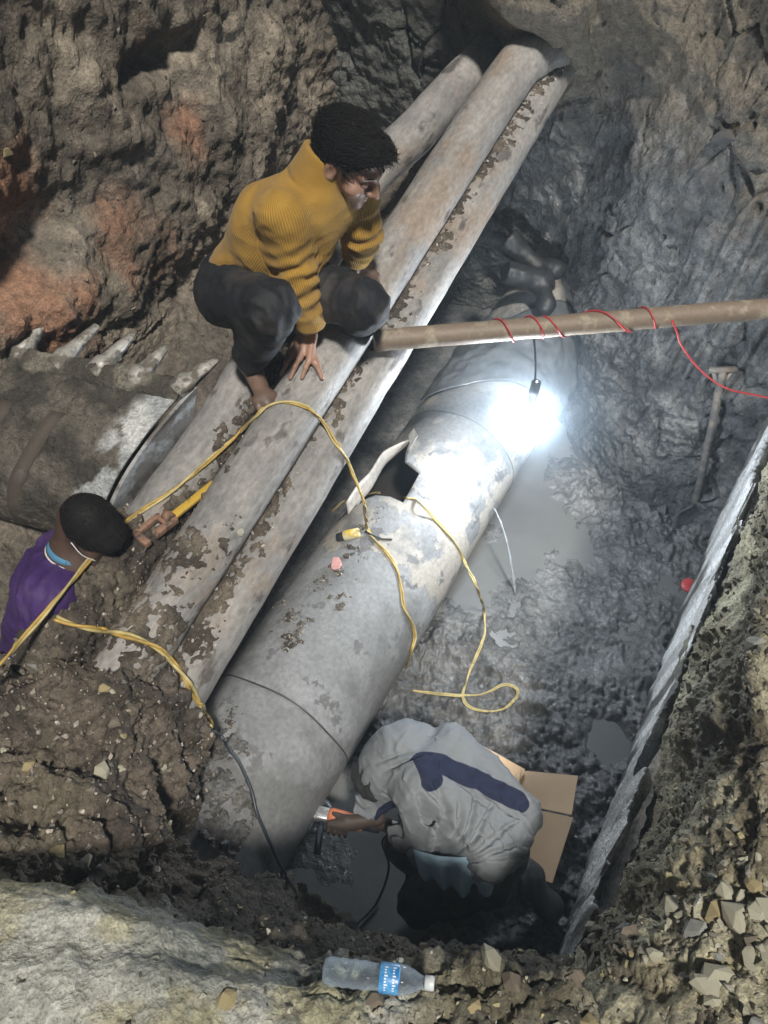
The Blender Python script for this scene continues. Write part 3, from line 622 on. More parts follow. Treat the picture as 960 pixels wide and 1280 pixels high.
crust('pipe_soil', A1, D1, .085, -.3, .95, -.6, 1.9, 200, 60, lambda t, a, P: (a - .75) * 1.2 + .8 * nz(P, 6) + .3 * nz(P, 22, 3) + .1, .016)
BIGP = [(400,730,.06),(380,780,.055),(362,800,.05),(440,690,.05),(470,645,.05),(420,752,.05),(350,755,.05),(425,715,.06),(365,770,.05),(455,660,.04),(340,790,.03)]
BIGL = [(300,1045,.07),(335,1065,.06),(345,1085,.08),(290,1075,.08),(250,960,.06),(262,930,.09),(285,935,.06),(268,985,.08),(302,1000,.05),(270,1040,.09),(318,1060,.05),(255,900,.05)]
def m_big(lst, base):
    cs = [bp_par(u, v) + (r_,) for u, v, r_ in lst]
    def f(t, a, P):
        g_ = np.zeros(len(t))
        for s_, a_, r_ in cs: g_ = np.maximum(g_, np.exp(-(((t - s_) ** 2 + ((a - a_) * BR) ** 2) / r_ ** 2)))
        g_ = g_ - 3. * (inpoly(t, a * BR, hp2) | (dpoly(t, a * BR, hp2) < .03))
        return g_ * 1.5 - base + .55 * nz(P, 9, 4, 3) + .45 * nz(P, 34, 3, 5)
    return f
crust('pipe_soil', SP(0, BP, BZ), TD, BR, .95, 2.0, -1.2, .5, 260, 130, m_big(BIGP, .8), .008, ((.06, .055, .05), (.15, .14, .125)))
crust('pipe_mud', SP(0, BP, BZ), TD, BR, .36, 1.0, -1.4, .7, 170, 150, m_big(BIGL, .6), .016, ((.07, .068, .066), (.15, .148, .145)), M_mud)

# ------------------------------------------------------------------ cables and small things on the pipes
def f_heap(P, Q, u, v):
    w3 = worley(P, 34, 6)[0]; e = np.minimum(1, 6 * np.minimum(np.minimum(u, 1 - u), np.minimum(v, 1 - v)))
    h = e * (.03 * fbm(P, 7, 4) + .02 * (.5 - w3) + .012 * fbm(P, 36, 3)) - (1 - e) * .03
    k = sst(-.35, .45, fbm(P, 7, 4, off=2)); col = lerp3((.06, .05, .04), (.15, .125, .095), k)
    return h, col, np.clip(.2 + .3 * fbm(P, 3, 2), 0, .9)
g = []
for k, t in enumerate(np.linspace(-.46, .2, 6)):
    q = A1 + D1 * t; hh = [.02, .05, .045, .03, .0, -.05][k]
    g.append([q + TN * a_ + np.array([0, 0, b_]) for a_, b_ in ((-.17, -.25), (-.11, .02 + hh * .3), (-.03, .085 + hh), (.04, .075 + hh), (.1, .03 + hh), (.17, -.06))])
o, V, F = sheet('soil_heap', g, 170, 110, f_heap, M_soil); bvh_add('heap', V, F)
def on(u, v, lift=.006, keys=None):
    h_ = hit(u, v, keys); return h_[0] + h_[1] * lift
M_yel = plain('yellow_cable', (.42, .28, .07), .5, 0, .45, 14, 0)
M_yel2 = plain('pale_yellow_cable', (.46, .38, .17), .5, 0, .45, 14, 0)
def cable(name, px, r, mat, label, cat_='cable', twist=0, lift=.006):
    P = [on(q[0], q[1], lift) if len(q) == 2 else W(*q) for q in px]; L = spline(P, 10)
    for i, p in enumerate(L):                           # keep the lead lying on top of what is under it
        d = p - O; ln = np.linalg.norm(d); b_ = None
        for t_ in BV.values():
            l, n, _i, ds = t_.ray_cast(Vector(O), Vector(d / ln))
            if l is not None and (b_ is None or ds < b_[1]): b_ = (np.array(l), ds)
        if b_ is not None and b_[1] < ln + r * .5: L[i] = b_[0] - d / ln * (r * 1.6)
    L[1:-1] = (L[:-2] + 2 * L[1:-1] + L[2:]) / 4
    L = L + .004 * np.stack([fbm(L, 9, 2), fbm(L, 9, 2, off=4), 0 * L[:, 0]], 1)
    if twist:
        e = empty(name, P[0], label, cat_); T = np.gradient(L, axis=0); T = nrm_rows(T); s_ = np.concatenate([[0], np.cumsum(np.linalg.norm(np.diff(L, axis=0), axis=1))])
        L = np.stack([np.interp(np.linspace(0, s_[-1], int(s_[-1] / .008) + 2), s_, L[:, k]) for k in range(3)], 1); s_ = np.linspace(0, s_[-1], len(L)); T = nrm_rows(np.gradient(L, axis=0))
        sd = nrm_rows(np.cross(T, [0, 0, 1.])); up = np.cross(sd, T)
        for k in range(2):
            a_ = s_ / twist * 2 * np.pi + k * np.pi; off = (r * 1.05) * (np.cos(a_)[:, None] * sd + .6 * np.sin(a_)[:, None] * up); V, F = tube(L + off, r, 6)
            part('strand', V, F, mat if k == 0 else M_yel2, e)
        return e
    V, F = tube(L, r, 7); return tag(link(name, mesh_np(name, V, F, mat)), label, cat_)
cable('yellow_cable', [(-30,858,2.12),(0,830,2.16),(40,785,2.22),(75,745,2.27),(108,705,2.35),(140,668),(178,640),(215,614),(255,580),(297,543),(322,522),(337,508),(362,504),(384,510)], .0045, M_yel, 'thick yellow twin cable running past the wrench and out of the bottom left', twist=.5)
cable('yellow_cable', [(384,510),(400,525),(416,548),(430,570),(440,590,2.72),(450,612,2.78),(456,634,2.78),(459,662),(470,678),(486,695),(497,715),(500,738),(503,758),(513,778),(517,795),(512,815),(507,835)], .0037, M_yel, 'yellow cable crossing from the slim pipes down over the big pipe past the pink tag', twist=.35)
cable('yellow_cable', [(415,640),(432,626),(450,618),(475,616),(503,622),(520,626),(545,652),(565,675),(578,700),(590,722,3.0),(600,745,3.08),(606,765),(606,790),(598,818),(585,845),(578,868),(585,884),(605,889),(630,885),(646,872),(645,860),(630,857),(605,866),(570,870),(540,866),(515,863)], .0035, M_yel2, 'pale yellow cable lying over the big pipe and looped on the mud', twist=.6)
cable('yellow_cable', [(70,772),(95,784),(130,788),(165,795),(195,812),(220,833),(240,860),(255,888),(262,908)], .0055, M_yel, 'short yellow cable hanging over the buried ends of the slim pipes', twist=.3)
cable('black_cable', [(264,915),(275,920),(285,935),(300,958),(312,985),(320,1012),(328,1035),(335,1052),(345,1075),(358,1098),(370,1122)], .0055, M_blk, 'black power cable draped over the near end of the big pipe', lift=.008)

M_iron = dirty('rusty_iron', (.26, .15, .1), (.06, .05, .045), .45, .6, 0, 20, .4)
M_wood_y = dirty('yellow_handle', (.52, .34, .05), (.1, .08, .05), .36, .5, 0, 22, .2)
# pipe wrench
a_, b_ = on(178, 668, .03), on(260, 605, .035); wr = empty('pipe_wrench', a_, 'rusty pipe wrench with a yellow handle lying on soil between the slim pipes', 'wrench')
d_ = nrm(b_ - a_); up = nrm(np.array([0, 0, 1.]) - d_ * d_[2]); sd = np.cross(d_, up); L_ = np.linalg.norm(b_ - a_)
V, F = box(a_ + d_ * (L_ * .66), d_, sd, up, L_ * .36, .014, .008, .005); V = V.copy(); part('handle', V, F, M_wood_y, wr)
V, F = cat(box(a_ + d_ * .0 - sd * .008, d_, sd, up, .012, .034, .012, .004), box(a_ + d_ * .045 - sd * .034, d_, sd, up, .05, .009, .012, .004), box(a_ + d_ * .10 + sd * .0, d_, sd, up, .022, .026, .012, .004)); part('jaw', V, F, M_iron, wr)
V, F = cat(box(a_ + d_ * .062 + sd * .014, d_, sd, up, .03, .011, .011, .003)); part('hook_jaw', V, F, M_iron, wr)
V, F = lathe([(-.014, .004), (-.014, .017), (.014, .017), (.014, .004)], a_ + d_ * .105 + up * .016, sd, 16); part('nut', V, F, M_iron, wr)

# connector on the big pipe
a_, b_ = on(424, 676, .018), on(460, 667, .018); d_ = nrm(b_ - a_)
cc = empty('cable_connector', a_, 'stubby cable connector wrapped in yellow and white tape on top of the big pipe', 'connector')
V, F = lathe([(0, .002), (0, .016), (.02, .018), (.03, .018)], a_, d_, 18); part('black_end', V, F, M_blk, cc)
M_tape = dirty('tape', (.62, .56, .38), (.6, .43, .06), .5, .5, 0, 24, .1)
V, F = lathe([(.028, .019), (.032, .021), (.09, .02), (.094, .016), (.096, .002)], a_, d_, 18); part('taped_body', V, F, M_tape, cc)
V, F = tube(spline([b_ - d_ * .01, on(475, 674, .006), on(490, 675, .005)], 5), .004, 6); part('cord', V, F, M_blk, cc)
# pink tag
h_ = hit(422, 708); x_, y_, n_ = frame(h_[1]); pts_ = [(-.035,-.012),(-.02,-.02),(.0,-.024),(.02,-.02),(.03,-.006),(.024,.01),(.005,.02),(-.015,.016),(-.03,.01)]
M_pink = plain('pink_plastic', (.55, .3, .29), .6, 0, .2, 50)
q = [h_[0] + n_ * (.010 + .25 * abs(a)) + x_ * a + y_ * b for a, b in pts_]; q2 = [k - n_ * .004 for k in q]; k_ = len(q)
V, F = np.array(q + q2), [tuple(range(k_)), tuple(range(2 * k_ - 1, k_ - 1, -1))] + [(i, i + k_, (i + 1) % k_ + k_, (i + 1) % k_) for i in range(k_)]
tag(link('pink_tag', mesh_np('pink_tag', V, F, M_pink, False)), 'small pink plastic scrap on the gravel of the big pipe', 'scrap')

# water jet
M_jet, nt, bs = newmat('spouting_water'); bs.inputs['Base Color'].default_value = (.75, .8, .85, 1); bs.inputs['Roughness'].default_value = .1; bs.inputs['Transmission Weight'].default_value = .75; bs.inputs['IOR'].default_value = 1.33
s_, an_ = bp_par(615, 640); p0 = bp_pt(s_ + .02, 1.45); p2 = Wz(644, 742, 0); L = [p0 + (p2 - p0) * np.array([t, t, t * t]) for t in np.linspace(0, 1, 24)]
V, F = tube(L, [.003 + .003 * t + .0012 * math.sin(31 * t) for t in np.linspace(0, 1, 24)], 7)
tag(link('water_jet', mesh_np('water_jet', V, F, M_jet)), 'thin jet of water spouting from the side of the big pipe', 'water jet')

# shovel
M_steel = dirty('muddy_steel', (.17, .18, .19), (.075, .078, .08), .5, .35, .5, 10, .3)
M_handle = dirty('muddy_wood', (.16, .14, .12), (.08, .08, .08), .5, .6, 0, 14, .3)
hb = hit(868, 634)[0]; ht_ = hit(905, 458, ['far', 'bank', 'rwall']); ht_ = ht_[0] + ht_[1] * .05
d_ = nrm(ht_ - hb); sv = empty('shovel', hb, 'muddy shovel leaning against the far earth wall beside the pale wall', 'shovel')
V, F = tube(spline([hb + d_ * .0, (hb + ht_) / 2 + [0, -.01, 0], ht_], 8), [.017] * 17, 10); part('shaft', V, F, M_handle, sv)
x_ = nrm(np.cross(d_, [0, .8, .6])); V, F = cat(tube([ht_ - x_ * .055, ht_ + x_ * .055], .015, 10), tube([ht_ - d_ * .1, ht_ - x_ * .04], .01, 8), tube([ht_ - d_ * .1, ht_ + x_ * .04], .01, 8)); part('grip', V, F, M_handle, sv)
y_ = np.cross(d_, x_); y_ = y_ * np.sign(y_[1] - y_[2] if False else -(y_ @ np.array([0, .7, -.7])))
ol = [(-.03, .05), (-.1, .0), (-.105, -.1), (-.1, -.2), (-.09, -.26), (.09, -.26), (.1, -.2), (.105, -.1), (.1, 0), (.03, .05)]
bc = hb + d_ * .0; rowsB = []
for t in np.linspace(.05, -.24, 10):
    hw = np.interp(-t, [-.05, 0, .1, .24], [.03, .095, .105, .085]); rowsB.append([bc + d_ * t + x_ * hw * k + y_ * (.03 * (k * k) + .02) for k in np.linspace(-1, 1, 9)])
G = np.array(rowsB); a = np.arange(90).reshape(10, 9); bl = part('blade', G.reshape(-1, 3), np.stack([a[:-1, :-1], a[1:, :-1], a[1:, 1:], a[:-1, 1:]], -1).reshape(-1, 4), M_steel, sv)
so = bl.modifiers.new('t', 'SOLIDIFY'); so.thickness = .005

# red lid
h_ = hit(860, 733); V, F = lathe([(0, .001), (0, .032), (.003, .034), (.012, .034), (.014, .032), (.014, .001)], h_[0] + h_[1] * .004, nrm(h_[1] + np.array([-.1, -.2, 0])), 22)
tag(link('red_disc', mesh_np('red_disc', V, F, plain('red_plastic', (.5, .06, .06), .4, 0, .2, 40, 0))), 'small red plastic disc in the wet mud at the foot of the pale wall', 'lid')

# excavator bucket
M_bk = dirty('bucket_steel', (.16, .15, .14), (.075, .062, .05), .62, .5, .3, 7, .5)
M_worn = dirty('worn_white_steel', (.42, .43, .44), (.13, .12, .11), .54, .4, .3, 9, .3)
bR = W(238, 482, 2.80); bL = W(28, 440, 2.95); wd = nrm(bL - bR); low = W(78, 655, 2.84); sdv = low - bR; sdv = sdv - wd * (sdv @ wd) * .35; bl_ = np.linalg.norm(sdv); sdv = nrm(sdv); bn = nrm(np.cross(sdv, wd)); bn *= np.sign(bn @ (O - bR)); BWD = np.linalg.norm(bL - bR)
bk = empty('excavator_bucket', (bR + bL) / 2 + sdv * bl_ / 2, 'mud caked excavator bucket with five worn teeth beside the left slim pipe', 'excavator bucket')
prf = [(0, 0), (.12, .035), (.26, .06), (.42, .055), (.56, .0), (.64, -.10), (.66, -.22), (.62, -.34)]
PRF = spline(np.array([[a, b, 0] for a, b in prf]), 12)[:, :2]; PRF = PRF * [bl_ / .62, 1]
nw = 90; P_ = np.array([[bR + sdv * a + bn * b + wd * (BWD * k / (nw - 1)) for k in range(nw)] for a, b in PRF])
Pf = P_.reshape(-1, 3); edge_ = 0; kx = np.tile(np.arange(nw) / (nw - 1), len(PRF))
Pf = Pf + bn * ((.014 * np.clip(fbm(Pf, 6, 5, .6), -.3, 2) + .016 * np.clip(fbm(Pf, 18, 4, .6), -.1, 1) + .02 * np.clip(ridged(Pf, 9, 3) - .5, 0, 1)) * (.1 + .9 * sst(.2, .42, kx)))[:, None]
wn_ = 1 - sst(.13, .22, kx + .10 * fbm(Pf, 5, 4) - .12 * sst(.5, 1., np.repeat(np.linspace(0, 1, len(PRF)), nw))); wn_ = wn_ * sst(-.35, -.15, fbm(Pf, 9, 4, off=4))
cb_ = lerp3((.05, .045, .038), (.125, .112, .092), sst(-.3, .4, fbm(Pf, 7, 4))); cb_ = cb_ + (lerp3((.36, .38, .39), (.56, .57, .57), sst(-.2, .4, fbm(Pf, 4, 4))) - cb_) * wn_[:, None]
a = np.arange(len(Pf)).reshape(-1, nw); sh_ = part('shell', Pf, np.stack([a[:-1, :-1], a[1:, :-1], a[1:, 1:], a[:-1, 1:]], -1).reshape(-1, 4), M_soil, bk, True, {'col': cb_, 'wet': .3 + .5 * wn_}); so = sh_.modifiers.new('t', 'SOLIDIFY'); so.thickness = .012
for sgn, base in ((-1, bR - wd * .012), (1, bL + wd * .012)):
    q = [base + sdv * a_ + bn * b_ for a_, b_ in PRF]; mid = base + sdv * .3 - bn * .3; k_ = len(q); V = np.array(q + [mid] + [x + wd * .014 * sgn for x in q + [mid]])
    F = [(i, i + 1, k_) for i in range(k_ - 1)] + [(i + k_ + 1, 2 * k_ + 1, i + k_ + 2) for i in range(k_ - 1)] + [(i, i + k_ + 1, i + k_ + 2, i + 1) for i in range(k_ - 1)]
    part('side_plate', V, F, M_worn if sgn < 0 else M_bk, bk, False)
for k in (.5, .8):
    q = PRF[20:80:3]; cen_ = [bR + sdv * a_ + bn * (b_ + .012) + wd * BWD * k for a_, b_ in q]; V = np.array([c + wd * x * .03 + bn * y for c in cen_ for x, y in ((-1, 0), (-.8, .022), (.8, .022), (1, 0))]); V = V + bn * (.012 * fbm(V, 14, 3))[:, None]
    part('wear_strip', V, [(i * 4 + j, i * 4 + j + 1, i * 4 + j + 5, i * 4 + j + 4) for i in range(len(q) - 1) for j in range(3)] + [(0, 1, 2, 3), tuple(len(V) - 4 + j for j in range(4))[::-1]], M_bk, bk)
gx, gy = np.meshgrid(np.linspace(-.01, 1.01, 90), np.linspace(0, 2 * np.pi, 17)[:-1], indexing='ij'); gx, gy = gx.ravel(), gy.ravel(); V = bR + wd * (BWD * gx)[:, None] + sdv * (.03 + .045 * np.cos(gy))[:, None] + bn * (.026 + .02 * np.sin(gy))[:, None]
V = V + (sdv * (np.cos(gy))[:, None] + bn * np.sin(gy)[:, None]) * (.014 * np.clip(fbm(V, 9, 4, .6), -.25, 1) * sst(.1, .4, gx) + .004 * fbm(V, 30, 3))[:, None]
a = np.arange(1440).reshape(90, 16); F = [(a[i, j], a[i + 1, j], a[i + 1, (j + 1) % 16], a[i, (j + 1) % 16]) for i in range(89) for j in range(16)] + [tuple(a[0])[::-1], tuple(a[-1])]
k_ = sst(-.3, .4, fbm(V, 8, 4)); part('cutting_edge', V, F, M_soil, bk, True, {'col': lerp3((.07, .064, .052), (.2, .185, .15), k_), 'wet': .5 * k_})
tips = [(274, 446, 2.82), (209, 432, 2.86), (166, 417, 2.9), (122, 406, 2.94), (66, 388, 2.99)]; M_tooth = dirty('worn_tooth_steel', (.46, .45, .42), (.13, .115, .095), .5, .4, .3, 18, .3)
for i, (u, v, t) in enumerate(tips):
    root_ = bR + wd * BWD * [.03, .27, .5, .73, .97][i] + sdv * .04 + bn * .03; tip = W(u, v, t); d_ = tip - root_; ln_ = np.linalg.norm(d_); d_ = nrm(d_); x_ = nrm(wd - d_ * (wd @ d_)); y_ = np.cross(d_, x_); secs = [(0, .03, .03), (.3, .031, .028), (.36, .024, .021), (.7, .02, .013), (1., .015, .005)]
    V = np.array([root_ + d_ * ln_ * f_ + x_ * hx * sx + y_ * hy * sy for f_, hx, hy in secs for sx, sy in ((-1, -1), (1, -1), (1, 1), (-1, 1))])
    F = [(j * 4 + k, j * 4 + (k + 1) % 4, j * 4 + 4 + (k + 1) % 4, j * 4 + 4 + k) for j in range(4) for k in range(4)] + [(0, 1, 2, 3)[::-1], (16, 17, 18, 19)]
    bmq = bmesh.new(); vs = [bmq.verts.new(p) for p in V]; [bmq.faces.new([vs[k] for k in f]) for f in F]; bmesh.ops.recalc_face_normals(bmq, faces=bmq.faces); bmesh.ops.bevel(bmq, geom=bmq.edges[:], offset=.004, segments=2, affect='EDGES'); bmq.verts.index_update()
    part('tooth', np.array([v_.co[:] for v_ in bmq.verts]), [tuple(v_.index for v_ in f.verts) for f in bmq.faces], M_tooth, bk); bmq.free()

# cardboard
m, nt, bs = newmat('cardboard'); co = N(nt, 'ShaderNodeTexCoord').outputs['Object']; wv = N(nt, 'ShaderNodeTexWave', Scale=60); nt.links.new(co, wv.inputs[0])
nt.links.new(rampn(nt, noise(nt, co, 6, 6), [(.3, (.56, .39, .24)), (.7, (.64, .46, .3))]), bs.inputs['Base Color']); bs.inputs['Roughness'].default_value = .8; bump(nt, bs, wv.outputs[1], .06, .002); M_card = m
def quad(name, c4, th, parent, mat=M_card, nsub=8, bend=.0):
    c4 = [np.asarray(c, float) for c in c4]; n = nrm(np.cross(c4[1] - c4[0], c4[3] - c4[0])); n = n if n[2] > 0 else -n; V = []
    for i in range(nsub + 1):
        for j in range(nsub + 1):
            a_, b_ = i / nsub, j / nsub; p = (c4[0] * (1 - a_) + c4[1] * a_) * (1 - b_) + (c4[3] * (1 - a_) + c4[2] * a_) * b_
            V.append(p + n * (.002 * math.sin(4 * a_ + 3 * b_)))
    a = np.arange((nsub + 1) ** 2).reshape(nsub + 1, -1); o_ = part(name, V, np.stack([a[:-1, :-1], a[1:, :-1], a[1:, 1:], a[:-1, 1:]], -1).reshape(-1, 4), mat, parent, False)
    so = o_.modifiers.new('t', 'SOLIDIFY'); so.thickness = th; return o_
cb = empty('cardboard_sheet', Wz(680, 1010, .07), 'flattened brown cardboard box lying on the mud behind the man with the grinder', 'cardboard')
quad('panel', [Wz(655, 964, .13), Wz(722, 970, .11), Wz(714, 1019, .10), Wz(640, 1003, .12)], .006, cb)
quad('panel', [Wz(640, 1006, .117), Wz(716, 1022, .098), Wz(690, 1104, .07), Wz(630, 1085, .08)], .006, cb)
quad('panel', [Wz(570, 915, .15), Wz(656, 962, .15), Wz(640, 1000, .15), Wz(560, 960, .15)], .006, cb)
quad('flap', [Wz(653, 962, .152), Wz(646, 988, .2), Wz(634, 1000, .2), Wz(641, 975, .152)], .005, cb)
quad('flap', [Wz(655, 966, .135), Wz(650, 990, .10), Wz(640, 1002, .10), Wz(645, 985, .13)], .005, cb)

# wet plastic wrapped over the far end of the big pipe
M_plas = plain('wet_grey_plastic', (.1, .108, .115), .28, 0, .3, 16, .3)
gx, gy = np.meshgrid(np.linspace(0, 1, 40), np.linspace(-1.15, 1.6, 60), indexing='ij'); V = np.array([bp_pt(2.62 + .12 * math.sin(2 * b) + a_ * (.62 + .06 * math.sin(5 * b)), b, BR + .012) for a_, b in zip(gx.ravel(), gy.ravel())])
nn = np.array([TN * math.sin(b) + np.array([0, 0, math.cos(b)]) for b in gy.ravel()]); V = V + nn * (.05 * np.clip(ridged(V, 5, 3) - .3, 0, 1) * np.sin(np.clip(gx.ravel(), .02, 1) * 3.1))[:, None] + nn * (.004 * fbm(V, 20, 3) + .002)[:, None]
a = np.arange(2400).reshape(40, 60); V2 = V[a[:, :]].reshape(-1, 3)
o_ = link('plastic_sheet', mesh_np('plastic_sheet', V2, np.stack([a[:-1, :-1], a[1:, :-1], a[1:, 1:], a[:-1, 1:]], -1).reshape(-1, 4), M_plas)); tag(o_, 'crumpled wet grey plastic wrapped over the far end of the big pipe', 'plastic sheet'); so = o_.modifiers.new('t', 'SOLIDIFY'); so.thickness = .003

# bottle
bo = W(405, 1213, 1.46); be = W(538, 1229, 1.44); bd_ = nrm(be - bo); bl2 = np.linalg.norm(be - bo)
bt = empty('water_bottle', bo, 'clear plastic water bottle with a blue label half buried in the near bank', 'bottle')
M_clear, nt, bs = newmat('clear_plastic'); tr = N(nt, 'ShaderNodeBsdfTransparent'); tr.inputs[0].default_value = (.84, .92, .99, 1); bs.inputs['Base Color'].default_value = (.6, .68, .78, 1); bs.inputs['Roughness'].default_value = .12
lw = N(nt, 'ShaderNodeLayerWeight', Blend=.35); mx_ = N(nt, 'ShaderNodeMixShader'); nt.links.new(rampn(nt, lw.outputs['Facing'], [(0., (.07,) * 3), (1., (.55,) * 3)]), mx_.inputs[0]); nt.links.new(tr.outputs[0], mx_.inputs[1]); nt.links.new(bs.outputs[0], mx_.inputs[2]); nt.links.new(mx_.outputs[0], nt.nodes['Material Output'].inputs[0])
pr = [(0, .002), (0, .026), (.012, .031)] + [(.02 + .009 * i, .0315 - (.0022 if i % 2 else 0)) for i in range(8)] + [(.094, .0285), (.1, .0285), (.106, .0318), (.14, .0322), (.15, .031), (.165, .024), (.178, .015), (.184, .0125), (.186, .0125)]
pr = [(z_, r_ * .78) for z_, r_ in pr]; V, F = lathe(pr, bo, bd_, 28); bd = part('body', V, F, M_clear, bt)
M_lab, nt, bs = newmat('blue_label'); bs.inputs['Roughness'].default_value = .35; co = N(nt, 'ShaderNodeTexCoord').outputs['Object']; nt.links.new(rampn(nt, noise(nt, co, 40, 3), [(.4, (.03, .2, .5)), (.62, (.12, .38, .7))]), bs.inputs['Base Color'])
V, F = lathe([(.103, .0252), (.105, .0257), (.136, .0259), (.138, .0254)], bo, bd_, 28); lab = part('label', V, F, M_lab, bt)
x_, y_, _ = frame(bd_); M_wh = plain('white_print', (.8, .82, .85), .4, 0, .05, 30, 0); vs, fs = [], []
toc = nrm(O - bo); a0 = math.atan2(toc @ y_, toc @ x_)
for r_i, zz in enumerate((.112, .127)):
    for k in range(9):
        aa = a0 - .75 + k * .19; q = []
        for (du, dv) in ((0, 0), (.0035 if k % 3 else .006, .0), (.0035 if k % 3 else .006, .0026), (0, .0026)): q.append(bo + bd_ * (zz + du) + .0262 * (math.cos(aa + dv / .026) * x_ + math.sin(aa + dv / .026) * y_))
        n0_ = len(vs); vs += q; fs.append((n0_, n0_ + 1, n0_ + 2, n0_ + 3))
part('print', np.array(vs), fs, M_wh, lab)
V, F = lathe([(.184, .0105), (.185, .0125), (.2, .0125), (.2015, .0115), (.2015, .001)], bo, bd_, 24); part('cap', V, F, plain('white_cap', (.62, .66, .68), .4, 0, .1, 30, 0), bt)

# ------------------------------------------------------------------ stones and gravel
def hull(n, seed, sq=(1, .8, .6)):
    rg = np.random.default_rng(seed); bm = bmesh.new(); P = nrm_rows(rg.normal(size=(n, 3))) * rg.uniform(.72, 1.1, (n, 1)) * sq
    for p in P: bm.verts.new(p)
    r_ = bmesh.ops.convex_hull(bm, input=bm.verts[:]); bmesh.ops.delete(bm, geom=[v for v in bm.verts if not v.link_faces], context='VERTS')
    bmesh.ops.triangulate(bm, faces=bm.faces[:]); bmesh.ops.recalc_face_normals(bm, faces=bm.faces[:]); bm.verts.index_update()
    V = np.array([v.co[:] for v in bm.verts]); F = np.array([[v.index for v in f.verts] for f in bm.faces]); bm.free(); return V, F
def pick(key, n, maskf, seed, nz_min=.2):
    P, F = SH[key]; rg = np.random.default_rng(seed); c = P[F].mean(1); nn = np.cross(P[F[:, 2]] - P[F[:, 0]], P[F[:, 3]] - P[F[:, 1]]); ar = np.linalg.norm(nn, axis=1); nn /= ar[:, None] + 1e-12; nn *= np.sign(nn[:, 2:3] + 1e-9)
    w_ = ar * np.clip(maskf(c), 0, 5) * (nn[:, 2] > nz_min); i = rg.choice(len(c), n, p=w_ / w_.sum()); return c[i], nn[i]
SMALL = [hull(9, i) for i in range(8)]
def gravel(name, key, n, size, maskf, cols, seed, nz_min=.2, mat=None):
    rg = np.random.default_rng(seed); C_, Nn = pick(key, n, maskf, seed, nz_min); Vs, Fs, Cs = [], [], []; k0 = 0; cols = np.array(cols)
    for c, n_ in zip(C_, Nn):
        v, f = SMALL[rg.integers(8)]; q, _r = np.linalg.qr(rg.normal(size=(3, 3))); sz = size[0] * (size[1] / size[0]) ** (rg.random() ** 2.2)
        Vs.append(c + n_ * sz * .25 + (v @ q) * sz); Fs.append(f + k0); k0 += len(v); Cs.append(np.repeat(cols[rg.integers(len(cols))][None] * rg.uniform(.75, 1.2), len(v), 0))
    V, F, Cc = np.concatenate(Vs), np.concatenate(Fs), np.concatenate(Cs); link(name, mesh_np(name, V, F, mat or M_grit, False, {'col': Cc, 'wet': np.full(len(V), .2)}), None, 'stuff')
M_grit = earth_mat('grit', .85, .4, .15, .1, 1.5)
PALE = [(.34, .33, .26), (.4, .39, .32), (.28, .27, .2), (.36, .32, .18), (.2, .19, .16)]; DARK = [(.13, .11, .085), (.17, .15, .12), (.1, .085, .068), (.22, .2, .165)]; PEB = [(.42, .37, .32), (.3, .26, .22), (.2, .175, .15), (.48, .44, .4), (.14, .12, .1)]
one = lambda c: np.ones(len(c))
gravel('gravel', 'right_earth_bank', 9500, (.003, .019), lambda c: sst(-.2, .4, fbm(c, 4, 3, off=31)) + .2, PALE + DARK, 1)
gravel('gravel', 'near_earth_bank', 5200, (.002, .012), lambda c: (c[:, 2] > .6) * (.1 + 1.2 * sst(-.35, .05, c[:, 0]) * (c[:, 1] > 0) + 1.0 * (c[:, 2] < 1.3)), PALE + DARK, 2)
gravel('gravel', 'soil_mound', 3400, (.003, .014), one, DARK + DARK + PEB, 3, .1)
gravel('gravel', 'soil_heap', 700, (.003, .011), one, DARK + PEB, 4, .1)
for i, k in enumerate([k for k in SH if k.startswith('pipe_')]): gravel('gravel', k, [1700, 500, 500, 900, 420][i], [(.003, .0125), (.003, .008), (.003, .01), (.003, .009), (.004, .011)][i], one, [PEB, DARK, DARK + PEB, DARK + PEB[:3], DARK][i], 20 + i, -1)
gravel('gravel', 'left_earth_wall', 1400, (.006, .022), lambda c: sst(.0, .4, fbm(c, 3, 3)), DARK, 6, .05)
gravel('gravel', 'far_earth_wall', 900, (.004, .013), lambda c: sst(.1, .4, fbm(c, 3, 3)), [(.1, .1, .1), (.2, .19, .18), (.26, .25, .22)], 7, -1)
# stones one can point at
ST = [mesh_np('stone', *hull(20, 50 + i, [(1, .85, .7), (1, .75, .8), (1, .9, .62), (1, .7, .66)][i % 4]), None, False) for i in range(10)]
MS = {k: plain(k, c, .9, 0, .35, 55, .5, .25, .004) for k, c in (('pale_stone', (.4, .385, .3)), ('ochre_stone', (.35, .29, .165)), ('brown_stone', (.19, .16, .125)), ('grey_stone', (.3, .31, .29)), ('dark_stone', (.1, .1, .1)))}
STM = {(i, k): (lambda m_, mt: (m_.materials.append(mt), m_)[1])(ST[i].copy(), MS[k]) for i in range(10) for k in MS}
rgs = np.random.default_rng(11)
def stone(c, n_, sz, k, label, group=None):
    o = bpy.data.objects.new('stone', STM[(int(rgs.integers(10)), k)]); COL.objects.link(o); o.location = c + n_ * sz * .02; o.rotation_euler = Matrix(np.linalg.qr(rgs.normal(size=(3, 3)))[0].tolist()).to_euler() if False else (rgs.uniform(-1, 1), rgs.uniform(-1, 1), rgs.uniform(0, 6.28)); o.scale = (sz, sz * rgs.uniform(.8, 1.1), sz * rgs.uniform(.7, 1.1)); tag(o, label, 'stone', group)
